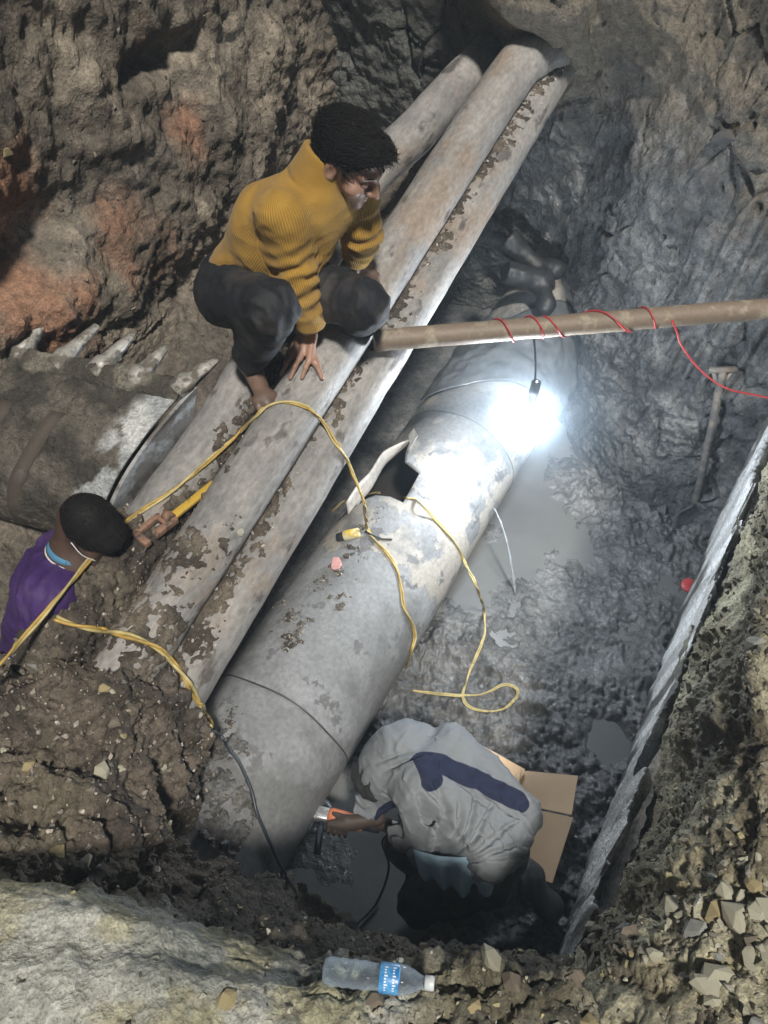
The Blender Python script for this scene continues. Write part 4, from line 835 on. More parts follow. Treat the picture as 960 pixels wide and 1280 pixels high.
C_, Nn = pick('right_earth_bank', 190, lambda c: sst(.6, .25, c[:, 1]) * sst(.25, .45, c[:, 0]) * (c[:, 2] > 1.15) * (c[:, 1] < .75) * (c[:, 0] < .95) * (.2 + 2 * sst(-.1, .3, fbm(c, 4, 3, off=31))) + .02 * (c[:, 1] < 2) * (c[:, 1] > .2), 5)
for c, n_ in zip(C_, Nn):
    sz = .010 + .027 * rgs.random() ** 2; k = rgs.choice(['pale_stone', 'pale_stone', 'pale_stone', 'ochre_stone', 'brown_stone', 'grey_stone'])
    stone(c, n_, sz, k, '%s %s stone on the %s right bank, %s' % ('tiny' if sz < .0125 else 'small' if sz < .018 else 'medium' if sz < .026 else 'large', k.split('_')[0], 'near' if c[1] < .2 else 'middle' if c[1] < .5 else 'far', 'towards the pale wall' if c @ TN < .42 else 'well back from the wall' if c @ TN < .58 else 'towards the right edge'), 'loose stones on the right bank')
C_, Nn = pick('near_earth_bank', 46, lambda c: (c[:, 2] > .9) * (c[:, 1] > .05) * sst(-.1, .1, c[:, 0]), 6)
for c, n_ in zip(C_, Nn):
    sz = .008 + .018 * rgs.random() ** 2; k = rgs.choice(['pale_stone', 'ochre_stone', 'brown_stone'])
    stone(c, n_, sz, k, '%s %s stone in the rubble %s' % ('tiny' if sz < .011 else 'small' if sz < .017 else 'bigger', k.split('_')[0], 'beside the water bottle' if c[0] < .12 else 'just right of the bottle cap' if c[0] < .22 else 'between the bottle and the right bank'), 'rubble stones by the bottle')
C_, Nn = pick('soil_mound', 40, lambda c: (c[:, 2] > .85) * sst(-.2, -.5, c[:, 0]), 7)
for c, n_ in zip(C_, Nn):
    sz = .01 + .02 * rgs.random() ** 2; k = rgs.choice(['pale_stone', 'ochre_stone', 'brown_stone', 'brown_stone'])
    stone(c, n_, sz, k, '%s %s stone on the dark soil mound, %s' % ('small' if sz < .014 else 'medium' if sz < .021 else 'large', k.split('_')[0], 'near the left edge' if c[0] < -.9 else 'in the middle of it' if c[0] < -.7 else 'close to the pipe ends'), 'stones on the soil mound')
for u, v, sz, k, lb in ((8, 190, .03, 'ochre_stone', 'ochre stone stuck in the left earth wall at the photo edge'), (612, 1200, .032, 'pale_stone', 'large pale stone on the rubble just right of the bottle cap'), (640, 1228, .03, 'brown_stone', 'flat brown stone in the rubble below the pale one by the bottle'), (592, 1255, .022, 'ochre_stone', 'ochre stone at the bottom edge right of the bottle'), (905, 172, .055, 'dark_stone', 'dark grey stone stuck out of the far earth wall, upper right'),
                        (945, 803, .035, 'grey_stone', 'grey stone at the right edge halfway up the right bank'), (898, 1225, .045, 'pale_stone', 'large pale block near the bottom right corner'), (872, 1165, .036, 'grey_stone', 'grey squarish stone in the pale rubble of the right bank'), (925, 1150, .04, 'pale_stone', 'pale flat stone right of the grey squarish stone'), (283, 1250, .022, 'ochre_stone', 'yellow ochre lump on the pale slab at the bottom edge'), (37, 955, .022, 'ochre_stone', 'ochre stone at the left end of the soil mound'), (130, 860, .02, 'ochre_stone', 'pale ochre chip on soil under the short yellow cable'), (300, 665, .018, 'pale_stone', 'white pebble between the middle and right slim pipes'), (424, 556, .014, 'pale_stone', 'white pebble on the right slim pipe beside the yellow cable')):
    h_ = hit(u, v); stone(h_[0], h_[1], sz, k, lb)

# ------------------------------------------------------------------ people
def skin_mat(name, c, rough=.5):
    m, nt, bs = newmat(name); co = N(nt, 'ShaderNodeTexCoord').outputs['Object']; n1 = noise(nt, co, 22, 6)
    at = N(nt, 'ShaderNodeAttribute', attribute_name='mud'); nt.links.new(mixc(nt, at.outputs['Fac'], rampn(nt, n1, [(.3, tuple(x * .72 for x in c)), (.7, tuple(x * 1.18 for x in c))]), (.085, .06, .046)), bs.inputs['Base Color']); bs.inputs['Roughness'].default_value = rough
    bs.inputs['Subsurface Weight'].default_value = .08; bs.inputs['Subsurface Radius'].default_value = (.01, .004, .002); bump(nt, bs, noise(nt, co, 120, 4), .15, .002); return m
def cloth(name, c, rough=.85, var=.2, sc=14, rib=0, sheen=.0, fb=.25):
    m, nt, bs = newmat(name); co = N(nt, 'ShaderNodeTexCoord').outputs['Object']; n1 = noise(nt, co, sc, 6)
    base = rampn(nt, n1, [(.3, tuple(x * (1 - var) for x in c)), (.7, tuple(min(1, x * (1 + var)) for x in c))])
    p = bump(nt, bs, noise(nt, co, 320, 2), .2, .001); p = bump(nt, bs, noise(nt, co, 30, 4), fb, .008, p)
    if rib:
        a = N(nt, 'ShaderNodeAttribute', attribute_name='rib'); sp_ = N(nt, 'ShaderNodeSeparateXYZ'); nt.links.new(a.outputs['Vector'], sp_.inputs[0])
        at = N(nt, 'ShaderNodeMath', operation='ARCTAN2'); nt.links.new(sp_.outputs[1], at.inputs[0]); nt.links.new(sp_.outputs[0], at.inputs[1])
        k = mth('MULTIPLY', mth('MULTIPLY', at.outputs[0], sp_.outputs[2]), 100.); sn = N(nt, 'ShaderNodeMath', operation='SINE'); nt.links.new(k, sn.inputs[0]); h_ = mth('MULTIPLY_ADD' if False else 'ADD', mth('MULTIPLY', sn.outputs[0], .5), .5)
        base = mixc(nt, 1., base, rampn(nt, h_, [(0., (.74, .72, .68)), (.6, (1.1, 1.1, 1.1))]), 'MULTIPLY'); bump(nt, bs, h_, .45, .003, p)
    base = mixc(nt, rampn(nt, noise(nt, co, 5, 7, .65), [(.52, (0, 0, 0)), (.72, (.45, .45, .45))]), base, (.12, .1, .08)); nt.links.new(base, bs.inputs['Base Color']); bs.inputs['Roughness'].default_value = rough; bs.inputs['Sheen Weight'].default_value = sheen; return m
def mth(op, a, b):
    nt_ = (a if not isinstance(a, (int, float)) else b).node.id_data; x = N(nt_, 'ShaderNodeMath', operation=op)
    for i, q in enumerate((a, b)):
        if isinstance(q, (int, float)): x.inputs[i].default_value = q
        else: nt_.links.new(q, x.inputs[i])
    return x.outputs[0]
def head_axes(G, up=(0, 0, 1), roll=0.):
    G = nrm(G); r_ = nrm(np.cross(G, up)); u_ = np.cross(r_, G); r2 = r_ * math.cos(roll) + u_ * math.sin(roll); return np.array([r2, G, np.cross(r2, G)])
def head_sdf(P, C, M, sc=1.):
    q = (P - C) @ M.T / sc; m = np.abs(q * [1, 0, 0]) + q * [0, 1, 1]      # mirrored
    d = s_ell(q, (0, -.012, .035), (.075, .097, .088)); d = smin(d, s_ell(q, (0, .03, -.04), (.056, .062, .066)), .03)
    d = smin(d, s_ell(q, (0, .074, -.086), (.026, .022, .02)), .025); d = smin(d, s_ell(m, (.046, .06, -.018), (.026, .028, .022)), .02)
    d = smin(d, s_cone(m, (.012, .088, .03), (.045, .07, .03), .012, .010), .014)
    d = smax(d, -s_ell(m, (.032, .098, .008), (.02, .018, .012)), .012); d = smin(d, s_ell(m, (.031, .078, .006), (.012, .0125, .0095)), .004)
    d = smin(d, s_cone(q, (0, .09, .022), (0, .115, -.02), .008, .012), .012); d = smin(d, s_ell(m, (.012, .1, -.024), (.009, .01, .008)), .008)
    d = smin(d, s_cone(m, (0, .094, -.045), (.02, .084, -.047), .007, .004), .006); d = smin(d, s_cone(m, (0, .092, -.058), (.018, .083, -.057), .008, .004), .006)
    d = smax(d, -s_cone(m, (0, .104, -.0515), (.022, .09, -.051), .002, .002), .003)
    e = s_ell(m, (.079, -.008, .0), (.011, .02, .032)); e = smax(e, -s_ell(m, (.09, -.002, .003), (.008, .011, .019)), .006); d = smin(d, e, .008)
    return d * sc
def hair_fn(C, M, sc=1., front=.03, puff=0., noise_a=.012, seed=0):
    def f(P):
        q = (P - C) @ M.T / sc; d = s_ell(q, (0, -.02, .045 + puff * .4), (.088 + puff, .108 + puff, .095 + puff))
        d = smin(d, s_ell(q, (0, .06, .085 + puff * .3), (.062 + puff * .4, .05 + puff * .5, .036 + puff * .5)), .03)
        d = smax(d, -s_ell(q, (0, .1, -.045 + front), (.085, .105, .08)), .012); d = smax(d, -(q[:, 2] + .055 + .02 * (q[:, 1] < -.03)), .02)
        d = smax(d, -s_ell(np.abs(q * [1, 0, 0]) + q * [0, 1, 1], (.085, .0, -.012), (.04, .034, .05)), .01)
        return (d - noise_a * fbm(q * [1, .6, 1], 30, 3, .6, seed) ) * sc
    return f
def tufts(V, F, C, M, n, ln, r=.0022, seed=1, up=.3, fr=.4):
    rg = np.random.default_rng(seed); fv = V[F].mean(1); nn = np.cross(V[F[:, 1]] - V[F[:, 0]], V[F[:, 2]] - V[F[:, 0]]); nn = nrm_rows(nn); out = []
    q = (fv - C) @ M.T; ok = np.where(q[:, 2] > -.02)[0]; sg = np.sign(((fv - C) * nn).sum(1).mean())
    for i in rg.choice(ok, n):
        d0 = nn[i] * sg; t_ = M[1] * fr + M[2] * up + rg.normal(size=3) * .16; t_ = t_ - d0 * (t_ @ d0) ; d1 = nrm(nrm(t_) + d0 * .12); L = ln * rg.uniform(.5, 1.25)
        p0 = fv[i] - d0 * .004; P_ = [p0, p0 + d1 * L * .4 + d0 * .005, p0 + d1 * L * .75 + d0 * .004, p0 + d1 * L - M[2] * .006]
        out.append(tube(P_, [r * 1.3, r * 1.2, r * .9, r * .25], 4))
    return cat(*out)
def fold(P, a, sc, amp, off=0): return amp * (ridged(P @ np.asarray(a), sc, 3, off) - .45)
def seg_rib(V, segs):
    best = np.full(len(V), 9.); out = np.zeros((len(V), 3))
    for a_, b_, r_, n_ in segs:
        a_ = np.asarray(a_); b_ = np.asarray(b_); x, y, d = frame(b_ - a_); pa = V - a_; t = np.clip(pa @ d, 0, np.linalg.norm(b_ - a_)); q = pa - t[:, None] * d; ds = np.linalg.norm(q, axis=1) - r_
        m_ = ds < best; best = np.where(m_, ds, best); rr = np.linalg.norm(q, axis=1) + 1e-9; o_ = np.stack([q @ x / rr, q @ y / rr, np.full(len(V), n_ / 100.)], 1); out[m_] = o_[m_]
    return out
def finger(d, P, pts, r0, r1, k=.006):
    n = len(pts) - 1
    for i in range(n): d = smin(d, s_cone(P, pts[i], pts[i + 1], r0 + (r1 - r0) * i / n, r0 + (r1 - r0) * (i + 1) / n), k)
    return d
def hand_sdf(d, P, wrist, knuck, tips, thumb, nsurf, r=.0088):
    """palm from the wrist to four knuckles, four bent fingers and a thumb that leaves the side of the palm"""
    kc = np.mean(knuck, 0)
    for k_ in knuck: d = smin(d, s_cone(P, wrist + (k_ - kc) * .5, k_, .016, .0115), .012)
    for i, (k_, t_) in enumerate(zip(knuck, tips)):
        md = k_ * .55 + t_ * .45 + nsurf * (.011 if i else .009); d = finger(d, P, [k_, md, t_], r * (1 if i < 3 else .88), r * .78)
    tb = wrist * .62 + knuck[0] * .38; tm = tb * .4 + thumb * .6 + nsurf * .006; d = finger(d, P, [wrist * .85 + knuck[0] * .15, tm, thumb], .0135, .0085, .01)
    return d

# --- man in the mustard sweater
P2K = ['slim_pipemiddle'[:15]]; P2K = [k for k in BV if k.startswith('slim_pipemiddle')]
Hc = np.array([-.4585, 2.2076, 1.50]); Fd = nrm([.70, -.71, 0]); Rd = np.array([Fd[1], -Fd[0], 0]) ; Rd = nrm(np.cross(Fd, [0, 0, 1]))
rH, lH = Hc + .09 * Rd, Hc - .09 * Rd
rK, lK = reach(rH, 338, 386, .40), reach(lH, 452, 381, .42)
rA, lA = reach(rK, 312, 448, .36, False), reach(lK, 446, 408, .33, False)
Nk = W(400, 218, 2.30); ShC = Nk * .86 + Hc * .14 + np.array([.0, .0, 0.])
rS, lS = W(350, 268, 2.27), W(444, 240, 2.44)
rE, lE = W(370, 343, 2.40), W(453, 292, 2.53)
rW, lW = W(391, 413, 2.52), W(443, 326, 2.66)
Hd = W(435, 202, 2.26); HM = head_axes((.70, -.46, -.44), (.1, 0, 1))
def pk(u, v, l=.008):                                  # on the middle pipe; just past its silhouette: its flank
    h_ = hit(u, v, P2K)
    if h_: return h_[0] + h_[1] * l
    d = nrm(ray(u, v)); n = nrm(np.cross(d, D2)); k = (A2 - O) @ n; q = O + d * ((A2 - O) @ nrm(np.cross(D2, n)) / (d @ nrm(np.cross(D2, n)))); c = A2 + D2 * ((q - A2) @ D2)
    return c + nrm(q - c) * (PR + l)
kn = [pk(388, 456, .026), pk(379, 455, .028), pk(371, 451, .026), pk(364, 446, .022)]
tp = [pk(378, 474), pk(364, 475), pk(354, 470), pk(348, 460)]; th = pk(401, 473)
n2 = nrm(nrm(O - Hc) + np.array([0, 0, 1.])); rWr = pk(392, 428, .04)
lkn = [lW + np.array([.02, -.01, -.05]) + np.array([.018, .0, 0]) * i for i in range(4)]
def foot(d, P, ank, toe, wdt, side):
    f_ = nrm(toe - ank); x_ = nrm(np.cross(f_, [0, 0, 1])); d = smin(d, s_cone(P, ank, ank - f_ * .03 + np.array([0, 0, -.045]), .036, .03), .02); d = smin(d, s_cone(P, ank + np.array([0, 0, -.03]), toe - f_ * .03, .034, .024), .03)
    d = smin(d, s_cone(P, toe - f_ * .05 - x_ * .022, toe - f_ * .05 + x_ * .026, .02, .018), .02)
    for i in range(5):
        c = toe + x_ * (.036 - .017 * i) * side - f_ * (.004 * i * (i > 1)); d = finger(d, P, [c - f_ * .035, c - f_ * .01 + np.array([0, 0, .004]), c + f_ * .008], .011 if i == 0 else .0085, .0095 if i == 0 else .0075, .006)
    return d
rT = rA + nrm([.35, -.8, -.35]) * .2; lT = lA + nrm([-.35, -.7, -.3]) * .17
def f_bodyA(P):
    d = head_sdf(P, Hd, HM, 1.02); d = smin(d, s_cone(P, Nk - (Nk - Hc) * .05, Hd - HM[1] * .045 - HM[2] * .035, .062, .052), .03)
    d = smin(d, s_cone(P, Hc, ShC - [0, 0, .06], .10, .085), .05); d = smin(d, s_cone(P, rS, lS, .045, .045), .04)
    for a_, b_, c_ in ((rS, rE, rWr), (lS, lE, lW)): d = smin(d, s_cone(P, a_, b_, .048, .038), .02); d = smin(d, s_cone(P, b_, c_, .038, .026), .015)
    for a_, b_, c_ in ((rH, rK, rA), (lH, lK, lA)): d = smin(d, s_cone(P, a_, b_, .075, .055), .03); d = smin(d, s_cone(P, b_, c_, .052, .036), .02)
    d = hand_sdf(d, P, rWr, kn, tp, th, n2); d = hand_sdf(d, P, lW, lkn, [k + np.array([.01, -.02, -.06]) for k in lkn], lW + np.array([-.01, -.05, -.06]), np.array([.02, -.7, .3]))
    d = foot(d, P, rA, rT, .04, -1); d = foot(d, P, lA, lT, .04, 1); return d
M_skin = skin_mat('skin', (.34, .2, .145))
lo, hi = bbox([Hd, Hc, rA, lA, rT, lT, rK, lK, lE, kn[0], th, tp[1]], .17)
V, F = nets(f_bodyA, lo, hi, .0042)
pA = empty('person', Hc, 'man in a mustard knit sweater squatting on the slim pipes with one hand on them', 'person')
mk_ = sst(1.62, 1.50, V[:, 2]) * (np.linalg.norm(V - rWr, axis=1) > .17) * (.75 + .25 * fbm(V, 14, 3)); part('body', V, F, M_skin, pA, True, {'mud': mk_})
ch = ShC * .6 + Hc * .4
def f_swA(P):
    back = -Fd
    d = s_cone(P, Hc + np.array([0, 0, .02]) + Fd * .012, ch + Fd * .012, .124, .142); d = smin(d, s_cone(P, ch + Fd * .012, ShC - np.array([0, 0, .05]), .140, .108), .06); d = smin(d, s_cone(P, rS + (lS - rS) * .06 + [0, 0, -.01], lS + (rS - lS) * .06, .078, .074), .06)
    d = smin(d, s_cone(P, ch + Fd * .012, Nk - [0, 0, .055], .138, .082), .06)
    d = d - .013 * (ridged(P * [1, 1, 1.8] + .06 * fbm(P, 4, 2)[:, None], 4.5, 3, 3) - .5) - .012 * fbm(P, 5, 2)
    d = smax(d, -((P - Hc) @ nrm(ch - Hc) + .03 + .012 * fbm(P, 7, 2)), .02)
    for a_, b_, c_ in ((rS, rE, rW), (lS, lE, lW)):
        ax = nrm(c_ - b_); e = s_cone(P, a_, b_, .074, .058); f2 = s_cone(P, b_, c_, .06, .044); e = smin(e, f2, .025)
        t_ = (P - b_) @ ax; nb_ = np.exp(-((P - b_) ** 2).sum(1) / .012); e = e + nb_ * .010 * np.sin(t_ * 130 + 3 * fbm(P, 8, 2)) - .011 * (ridged(P * [1, 1, 2.2] + .05 * fbm(P, 6, 2)[:, None], 7, 2, 5) - .5)
        e = smax(e, (P - c_) @ ax + .012, .008); cf = s_cone(P, c_ - ax * .07, c_, .046, .043); cf = smax(cf, (P - c_) @ ax + .008, .006); d = smin(d, smin(e, cf, .006), .03)
    nd = nrm(Hd - HM[1] * .05 - Nk); qn = P - Nk; t_ = qn @ nd; rr = np.linalg.norm(qn - t_[:, None] * nd, axis=1)
    col_ = smax(np.abs(rr - .072 - .10 * np.clip(.02 - t_, 0, .1)) - .011, np.abs(t_ - .012) - .045, .008); d = smax(d, -smax(rr - .06, -t_ - .03, .01), .01); d = smin(d, col_, .014)
    return d
V, F = nets(f_swA, *bbox([rS, lS, Hc, ch, rW, lW, rE, lE, Nk], .2), .0055)
M_sw = cloth('mustard_knit', (.34, .195, .03), .9, .18, 6, rib=1, sheen=.08, fb=.3)
sw = part('sweater', V, F, M_sw, pA, True, {'rib': seg_rib(V, [(Hc, ch, .142, 140), (ch, Nk, .13, 140), (rS, rE, .066, 58), (rE, rW, .05, 52), (lS, lE, .066, 58), (lE, lW, .05, 52)])})
def f_trA(P):
    d = smax(s_ell(P, Hc - Fd * .02 - [0, 0, .02], (.138, .138, .12)), (P - Hc) @ nrm(ch - Hc) - .06, .02)
    for a_, b_, c_ in ((rH, rK, rA), (lH, lK, lA)):
        ax = nrm(c_ - b_); e = smin(s_cone(P, a_, b_, .102, .078), s_cone(P, b_, c_, .076, .058), .03); nb_ = np.exp(-((P - b_ - (a_ - b_) * .12) ** 2).sum(1) / .02); e = e - nb_ * .014 * (ridged(P, 8, 2) - .5); e = smax(e, (P - c_) @ ax + .03, .01); d = smin(d, e, .035)
    d = d - .020 * (ridged(P * [1, 1, .8] + .06 * fbm(P, 5, 2)[:, None], 6, 3, 7) - .5); return d
V, F = nets(f_trA, *bbox([Hc, rK, lK, rA, lA], .16), .0065); M_tr = cloth('black_trousers', (.009, .0105, .015), .75, .45, 9, fb=.35); part('trousers', V, F, M_tr, pA)
fh = hair_fn(Hd, HM, .985, .062, .000, .003, 3); V, F = nets(fh, *bbox([Hd], .2), .005); M_hair = plain('black_hair', (.008, .007, .007), .7, 0, .3, 60, .2, .25)
hr = part('hair', V, F, M_hair, pA); V2, F2 = tufts(V, F, Hd, HM, 5200, .032, .0008, 4); part('locks', V2, F2, M_hair, hr)
def brows(C, M, par, sc=1.):
    ms = []
    for sx in (-1, 1): ms.append(tube([C + M[0] * sx * x * sc + M[1] * y * sc + M[2] * z * sc for x, y, z in ((.012, .097, .03), (.03, .092, .036), (.048, .078, .032))], [.0022, .0028, .0012], 6))
    part('eyebrows', *cat(*ms), M_hair, par)
brows(Hd, HM, pA, 1.02)

# --- man with the angle grinder
Pe = W(614, 1050, 2.53); Nb = W(518, 944, 2.58); HdB = W(496, 960, 2.71); GMx = head_axes((-.62, -.3, -.72), (0, 0, 1))
lSb, rSb = W(524, 984, 2.53), W(508, 938, 2.62); lEb, rEb = W(538, 1056, 2.58), W(474, 985, 2.74); lWb, rWb = W(492, 1034, 2.70), W(456, 1020, 2.76)
gA, gB = W(398, 1017, 2.80), W(446, 1028, 2.785); gd = nrm(gB - gA)
lHb, rHb = Pe + nrm([-.1, -1, 0]) * .10 - np.array([0, 0, .07]), Pe + nrm([.1, 1, 0]) * .09
lKb, rKb = Wz(528, 1125, .20), Wz(512, 1060, .24); lAb, rAb = Wz(655, 1096, .15), Wz(600, 1062, .12); lTb = Wz(697, 1146, .05); rTb = Wz(640, 1090, .03)
sdg, upg = nrm(np.cross(gd, [0, 0, 1])), None; upg = np.cross(sdg, gd)
hc_ = gB + gd * .035                                   # the hand closed round the tail of the grinder
knb = [hc_ + upg * .040 + gd * (.03 - .021 * i) - sdg * .012 for i in range(4)]
tpb = [hc_ - upg * .022 + gd * (.028 - .02 * i) + sdg * (.034) * -1 for i in range(4)]
hc2 = gA + gd * .08; knb2 = [hc2 + upg * .03 + gd * (.03 - .02 * i) + sdg * .035 for i in range(4)]; tpb2 = [hc2 - upg * .02 + gd * (.028 - .02 * i) + sdg * .05 for i in range(4)]
wl = hc_ + gd * .07 + upg * .01 - sdg * .01; wr2 = W(470, 1022, 2.74)
axJ = nrm(Nb - Pe); LJ = np.linalg.norm(Nb - Pe); sdJ = nrm(np.cross(axJ, [0, 0, 1])); upJ = np.cross(sdJ, axJ); upJ = nrm(upJ * .96 + sdJ * .26); sdJ = np.cross(axJ, upJ); mdJ = Pe * .5 + Nb * .5 + upJ * .03
def f_bodyB(P):
    d = head_sdf(P, HdB, GMx); d = smin(d, s_cone(P, Nb - upJ * .07, HdB - GMx[1] * .03, .045, .05), .03); d = smin(d, s_cone(P, Pe, Nb - upJ * .07 - axJ * .04, .08, .05), .05); d = smin(d, s_cone(P, lSb - upJ * .03, rSb - upJ * .03, .035, .035), .04)
    for a_, b_, c_ in ((lSb, lEb, wl), (rSb, rEb, wr2)): d = smin(d, s_cone(P, a_, b_, .034, .03), .012); d = smin(d, s_cone(P, b_, c_, .031, .025), .012)
    for a_, b_, c_ in ((lHb, lKb, lAb), (rHb, rKb, rAb)): d = smin(d, s_cone(P, a_, b_, .075, .055), .03); d = smin(d, s_cone(P, b_, c_, .052, .04), .02)
    d = hand_sdf(d, P, wl, knb, tpb, hc_ + upg * .03 + gd * .0 + sdg * .03 - gd * .04, upg - sdg); d = hand_sdf(d, P, wr2, knb2, tpb2, hc2 + upg * .035 - gd * .02, upg + sdg); return d
pB = empty('person', np.array([Pe[0], Pe[1], 0]), 'man in a grey and navy jacket crouching in the mud working with an angle grinder', 'person')
M_skinB = skin_mat('dirty_skin', (.085, .06, .048)); V, F = nets(f_bodyB, *bbox([HdB, Pe, lAb, rAb, lKb, rKb, hc_, hc2, wl], .17), .005); part('body', V, F, M_skinB, pB)
CR = [((550,1078),(560,1012),.012,.012),((550,1078),(586,1002),.014,.013),((552,1080),(612,1012),.014,.013),((556,1082),(640,1032),.013,.012),((560,1086),(660,1054),.012,.011),((575,1085),(668,1074),.008,.009),((518,992),(546,1022),.009,.010),((512,1006),(542,1042),.011,.011),((508,1020),(540,1060),.011,.011),((536,986),(549,1074),.011,.014),
 ((562,974),(604,1012),.008,.012),((600,985),(642,1024),.008,.012),((630,1000),(662,1040),.008,.011),((488,936),(526,925),.010,.011),((498,950),(540,938),.010,.012),((575,1040),(600,1070),.008,.009),((600,1030),(618,1072),.009,.010),((624,1042),(640,1076),.008,.009)]
CREASE = [(np.array([X @ axJ, X @ sdJ]), np.array([Y @ axJ, Y @ sdJ]), am, wd_) for X, Y, am, wd_ in ((W(*a_, 2.47), W(*b_, 2.47), am, wd_) for a_, b_, am, wd_ in CR)]
def f_jk(P):
    qx = (P - Pe) @ axJ; qs = (P - Pe) @ sdJ; qu = (P - Pe) @ upJ
    tj = np.clip(qx / LJ, -.3, 1.2); q = np.abs(np.stack([qx - LJ * .40, qs - .025 - .01 * tj, qu], 1)) - np.array([LJ * .44, .075, .04]); d = np.linalg.norm(np.maximum(q, 0), axis=1) + np.minimum(q.max(1), 0) - (.085 - .025 * sst(.3, 1., tj)); d = smin(d, s_cone(P, lSb, rSb, .075, .07), .05); d = smin(d, s_cone(P, W(486, 930, 2.62), W(528, 915, 2.64), .035, .03), .04)
    hem = qx + .09 + .35 * np.minimum(qu, 0) + .02 * fbm(P, 6, 2); d = smax(d, -hem, .02); d = smax(d, -(qu + .13), .03)
    for a_, b_, c_, nn_ in ((lSb, lEb, lWb, 1), (rSb, rEb, rWb, 0)):
        e = smin(s_cone(P, a_, b_, .082, .07), s_cone(P, b_, c_, .066, .045), .03); e = smax(e, (P - c_) @ nrm(c_ - b_) + .02, .01); d = smin(d, e, .028)
    w1 = np.stack([qx * 1.0 + qs * .5, qs * .7 - qx * .25, qu], 1); d = d - .018 * (ridged(w1 * [1, 1.6, 1] + .07 * fbm(P, 5, 2)[:, None], 4.2, 3, 2) - .5) - .008 * sst(.5, .95, ridged(w1 * [1.2, 1.5, 1] + .04 * fbm(P, 9, 2)[:, None], 8, 2, 9))
    qf = np.stack([P @ axJ, P @ sdJ], 1) + .012 * np.stack([fbm(P, 7, 2), fbm(P, 7, 2, off=5)], 1)
    cd = np.zeros(len(P))
    for a_, b_, am, wd_ in CREASE:
        e_ = b_ - a_; t_ = np.clip((qf - a_) @ e_ / (e_ @ e_), 0, 1); x2 = ((qf - a_ - t_[:, None] * e_) ** 2).sum(1) / wd_ ** 2; cd = cd + 1.35 * am * (1 - 1.6 * x2) * np.exp(-x2) * (.35 + .65 * np.sin(np.pi * np.clip(t_, .08, .92)))
    d = d + np.clip(cd, -.016, .013)
    hd_ = s_ell((P - HdB) @ GMx.T, (0, -.03, .025), (.118, .142, .132)); return smin(d, hd_ - .008 * (ridged(P, 12, 2) - .5), .05)
V, F = nets(f_jk, *bbox([Pe - axJ * .2, Nb, lSb, rSb, lEb, rEb, lWb, rWb, HdB], .2), .0042)
m, nt, bs = newmat('grey_navy_jacket'); a = N(nt, 'ShaderNodeAttribute', attribute_name='band'); co = N(nt, 'ShaderNodeTexCoord').outputs['Object']
fb_ = rampn(nt, a.outputs['Fac'], [(.495, (0, 0, 0)), (.505, (1, 1, 1))]); g_ = rampn(nt, noise(nt, co, 10, 6), [(.3, (.19, .206, .225)), (.7, (.225, .243, .262))]); nt.links.new(mixc(nt, fb_, g_, (.018, .024, .055)), bs.inputs['Base Color']); bs.inputs['Roughness'].default_value = .8; bs.inputs['Specular IOR Level'].default_value = .25
bump(nt, bs, noise(nt, co, 34, 5, .6), .3, .008); M_jk = m
pl = [W(490, 1006, 2.66), W(508, 985, 2.58), W(528, 953, 2.5), W(560, 952, 2.46), W(600, 968, 2.45), (W(650, 1002, 2.5))]; fl = lambda X: np.stack([X @ axJ, X @ sdJ], -1)
pf = fl(np.array(pl)); vf = fl(V); dm = np.full(len(V), 9.)
for k in range(len(pf) - 1): e = pf[k + 1] - pf[k]; t = np.clip((vf - pf[k]) @ e / (e @ e), 0, 1); dm = np.minimum(dm, np.linalg.norm(vf - pf[k] - t[:, None] * e, axis=1))
bandv = np.clip(.5 + (.033 - dm) * 6, 0, 1)
part('jacket', V, F, M_jk, pB, True, {'band': bandv})
M_trB = cloth('wet_black_trousers', (.006, .006, .0065), .6, .4, 10)
def f_trB(P):
    d = s_ell(P, Pe - upJ * .07, (.155, .155, .14))
    for a_, b_, c_ in ((lHb, lKb, lAb), (rHb, rKb, rAb)): e = smin(s_cone(P, a_, b_, .09, .078), s_cone(P, b_, c_, .076, .06), .03); e = smax(e, (P - c_) @ nrm(c_ - b_) + .13, .01); d = smin(d, e, .03)
    return d - .02 * (ridged(P, 7, 3) - .5)
V, F = nets(f_trB, *bbox([Pe, lKb, rKb, lAb, rAb], .17), .008); part('trousers', V, F, M_trB, pB)
M_boot = plain('wet_black_rubber', (.04, .042, .045), .38, 0, .3, 24, .35, .6)
def boot_sdf(P, knee, ank, toe, r=.058, pleat=1):
    ax = nrm(ank - knee); f_ = nrm(toe - ank); t_ = (P - ank) @ ax; d = s_cone(P, ank - ax * .2, ank, r, r * .86) - pleat * .007 * np.sin(t_ * 170) * np.exp(-(t_ + .05) ** 2 / .004)
    d = smax(d, -(t_ + .19), .008); d = smin(d, s_cone(P, ank, toe - f_ * .05, .046, .042), .03); d = smin(d, s_ell(P, toe - f_ * .05, (.052, .052, .04)), .02); d = smin(d, s_cone(P, ank - f_ * .03 + ax * .03, ank + ax * .035, .036, .04), .02); return d
for kn_, an_, to_ in ((lKb, lAb, lTb), (rKb, rAb, rTb)):
    V, F = nets(lambda P: boot_sdf(P, kn_, an_, to_), *bbox([an_ - nrm(an_ - kn_) * .2, an_, to_], .09), .006); part('boot', V, F, M_boot, pB)
fh = hair_fn(HdB, GMx, 1.04, .02, .004, .008, 5); V, F = nets(fh, *bbox([HdB], .18), .006); part('hair', V, F, plain('dark_grey_hair', (.03, .03, .032), .6, 0, .4, 60, .4), pB)
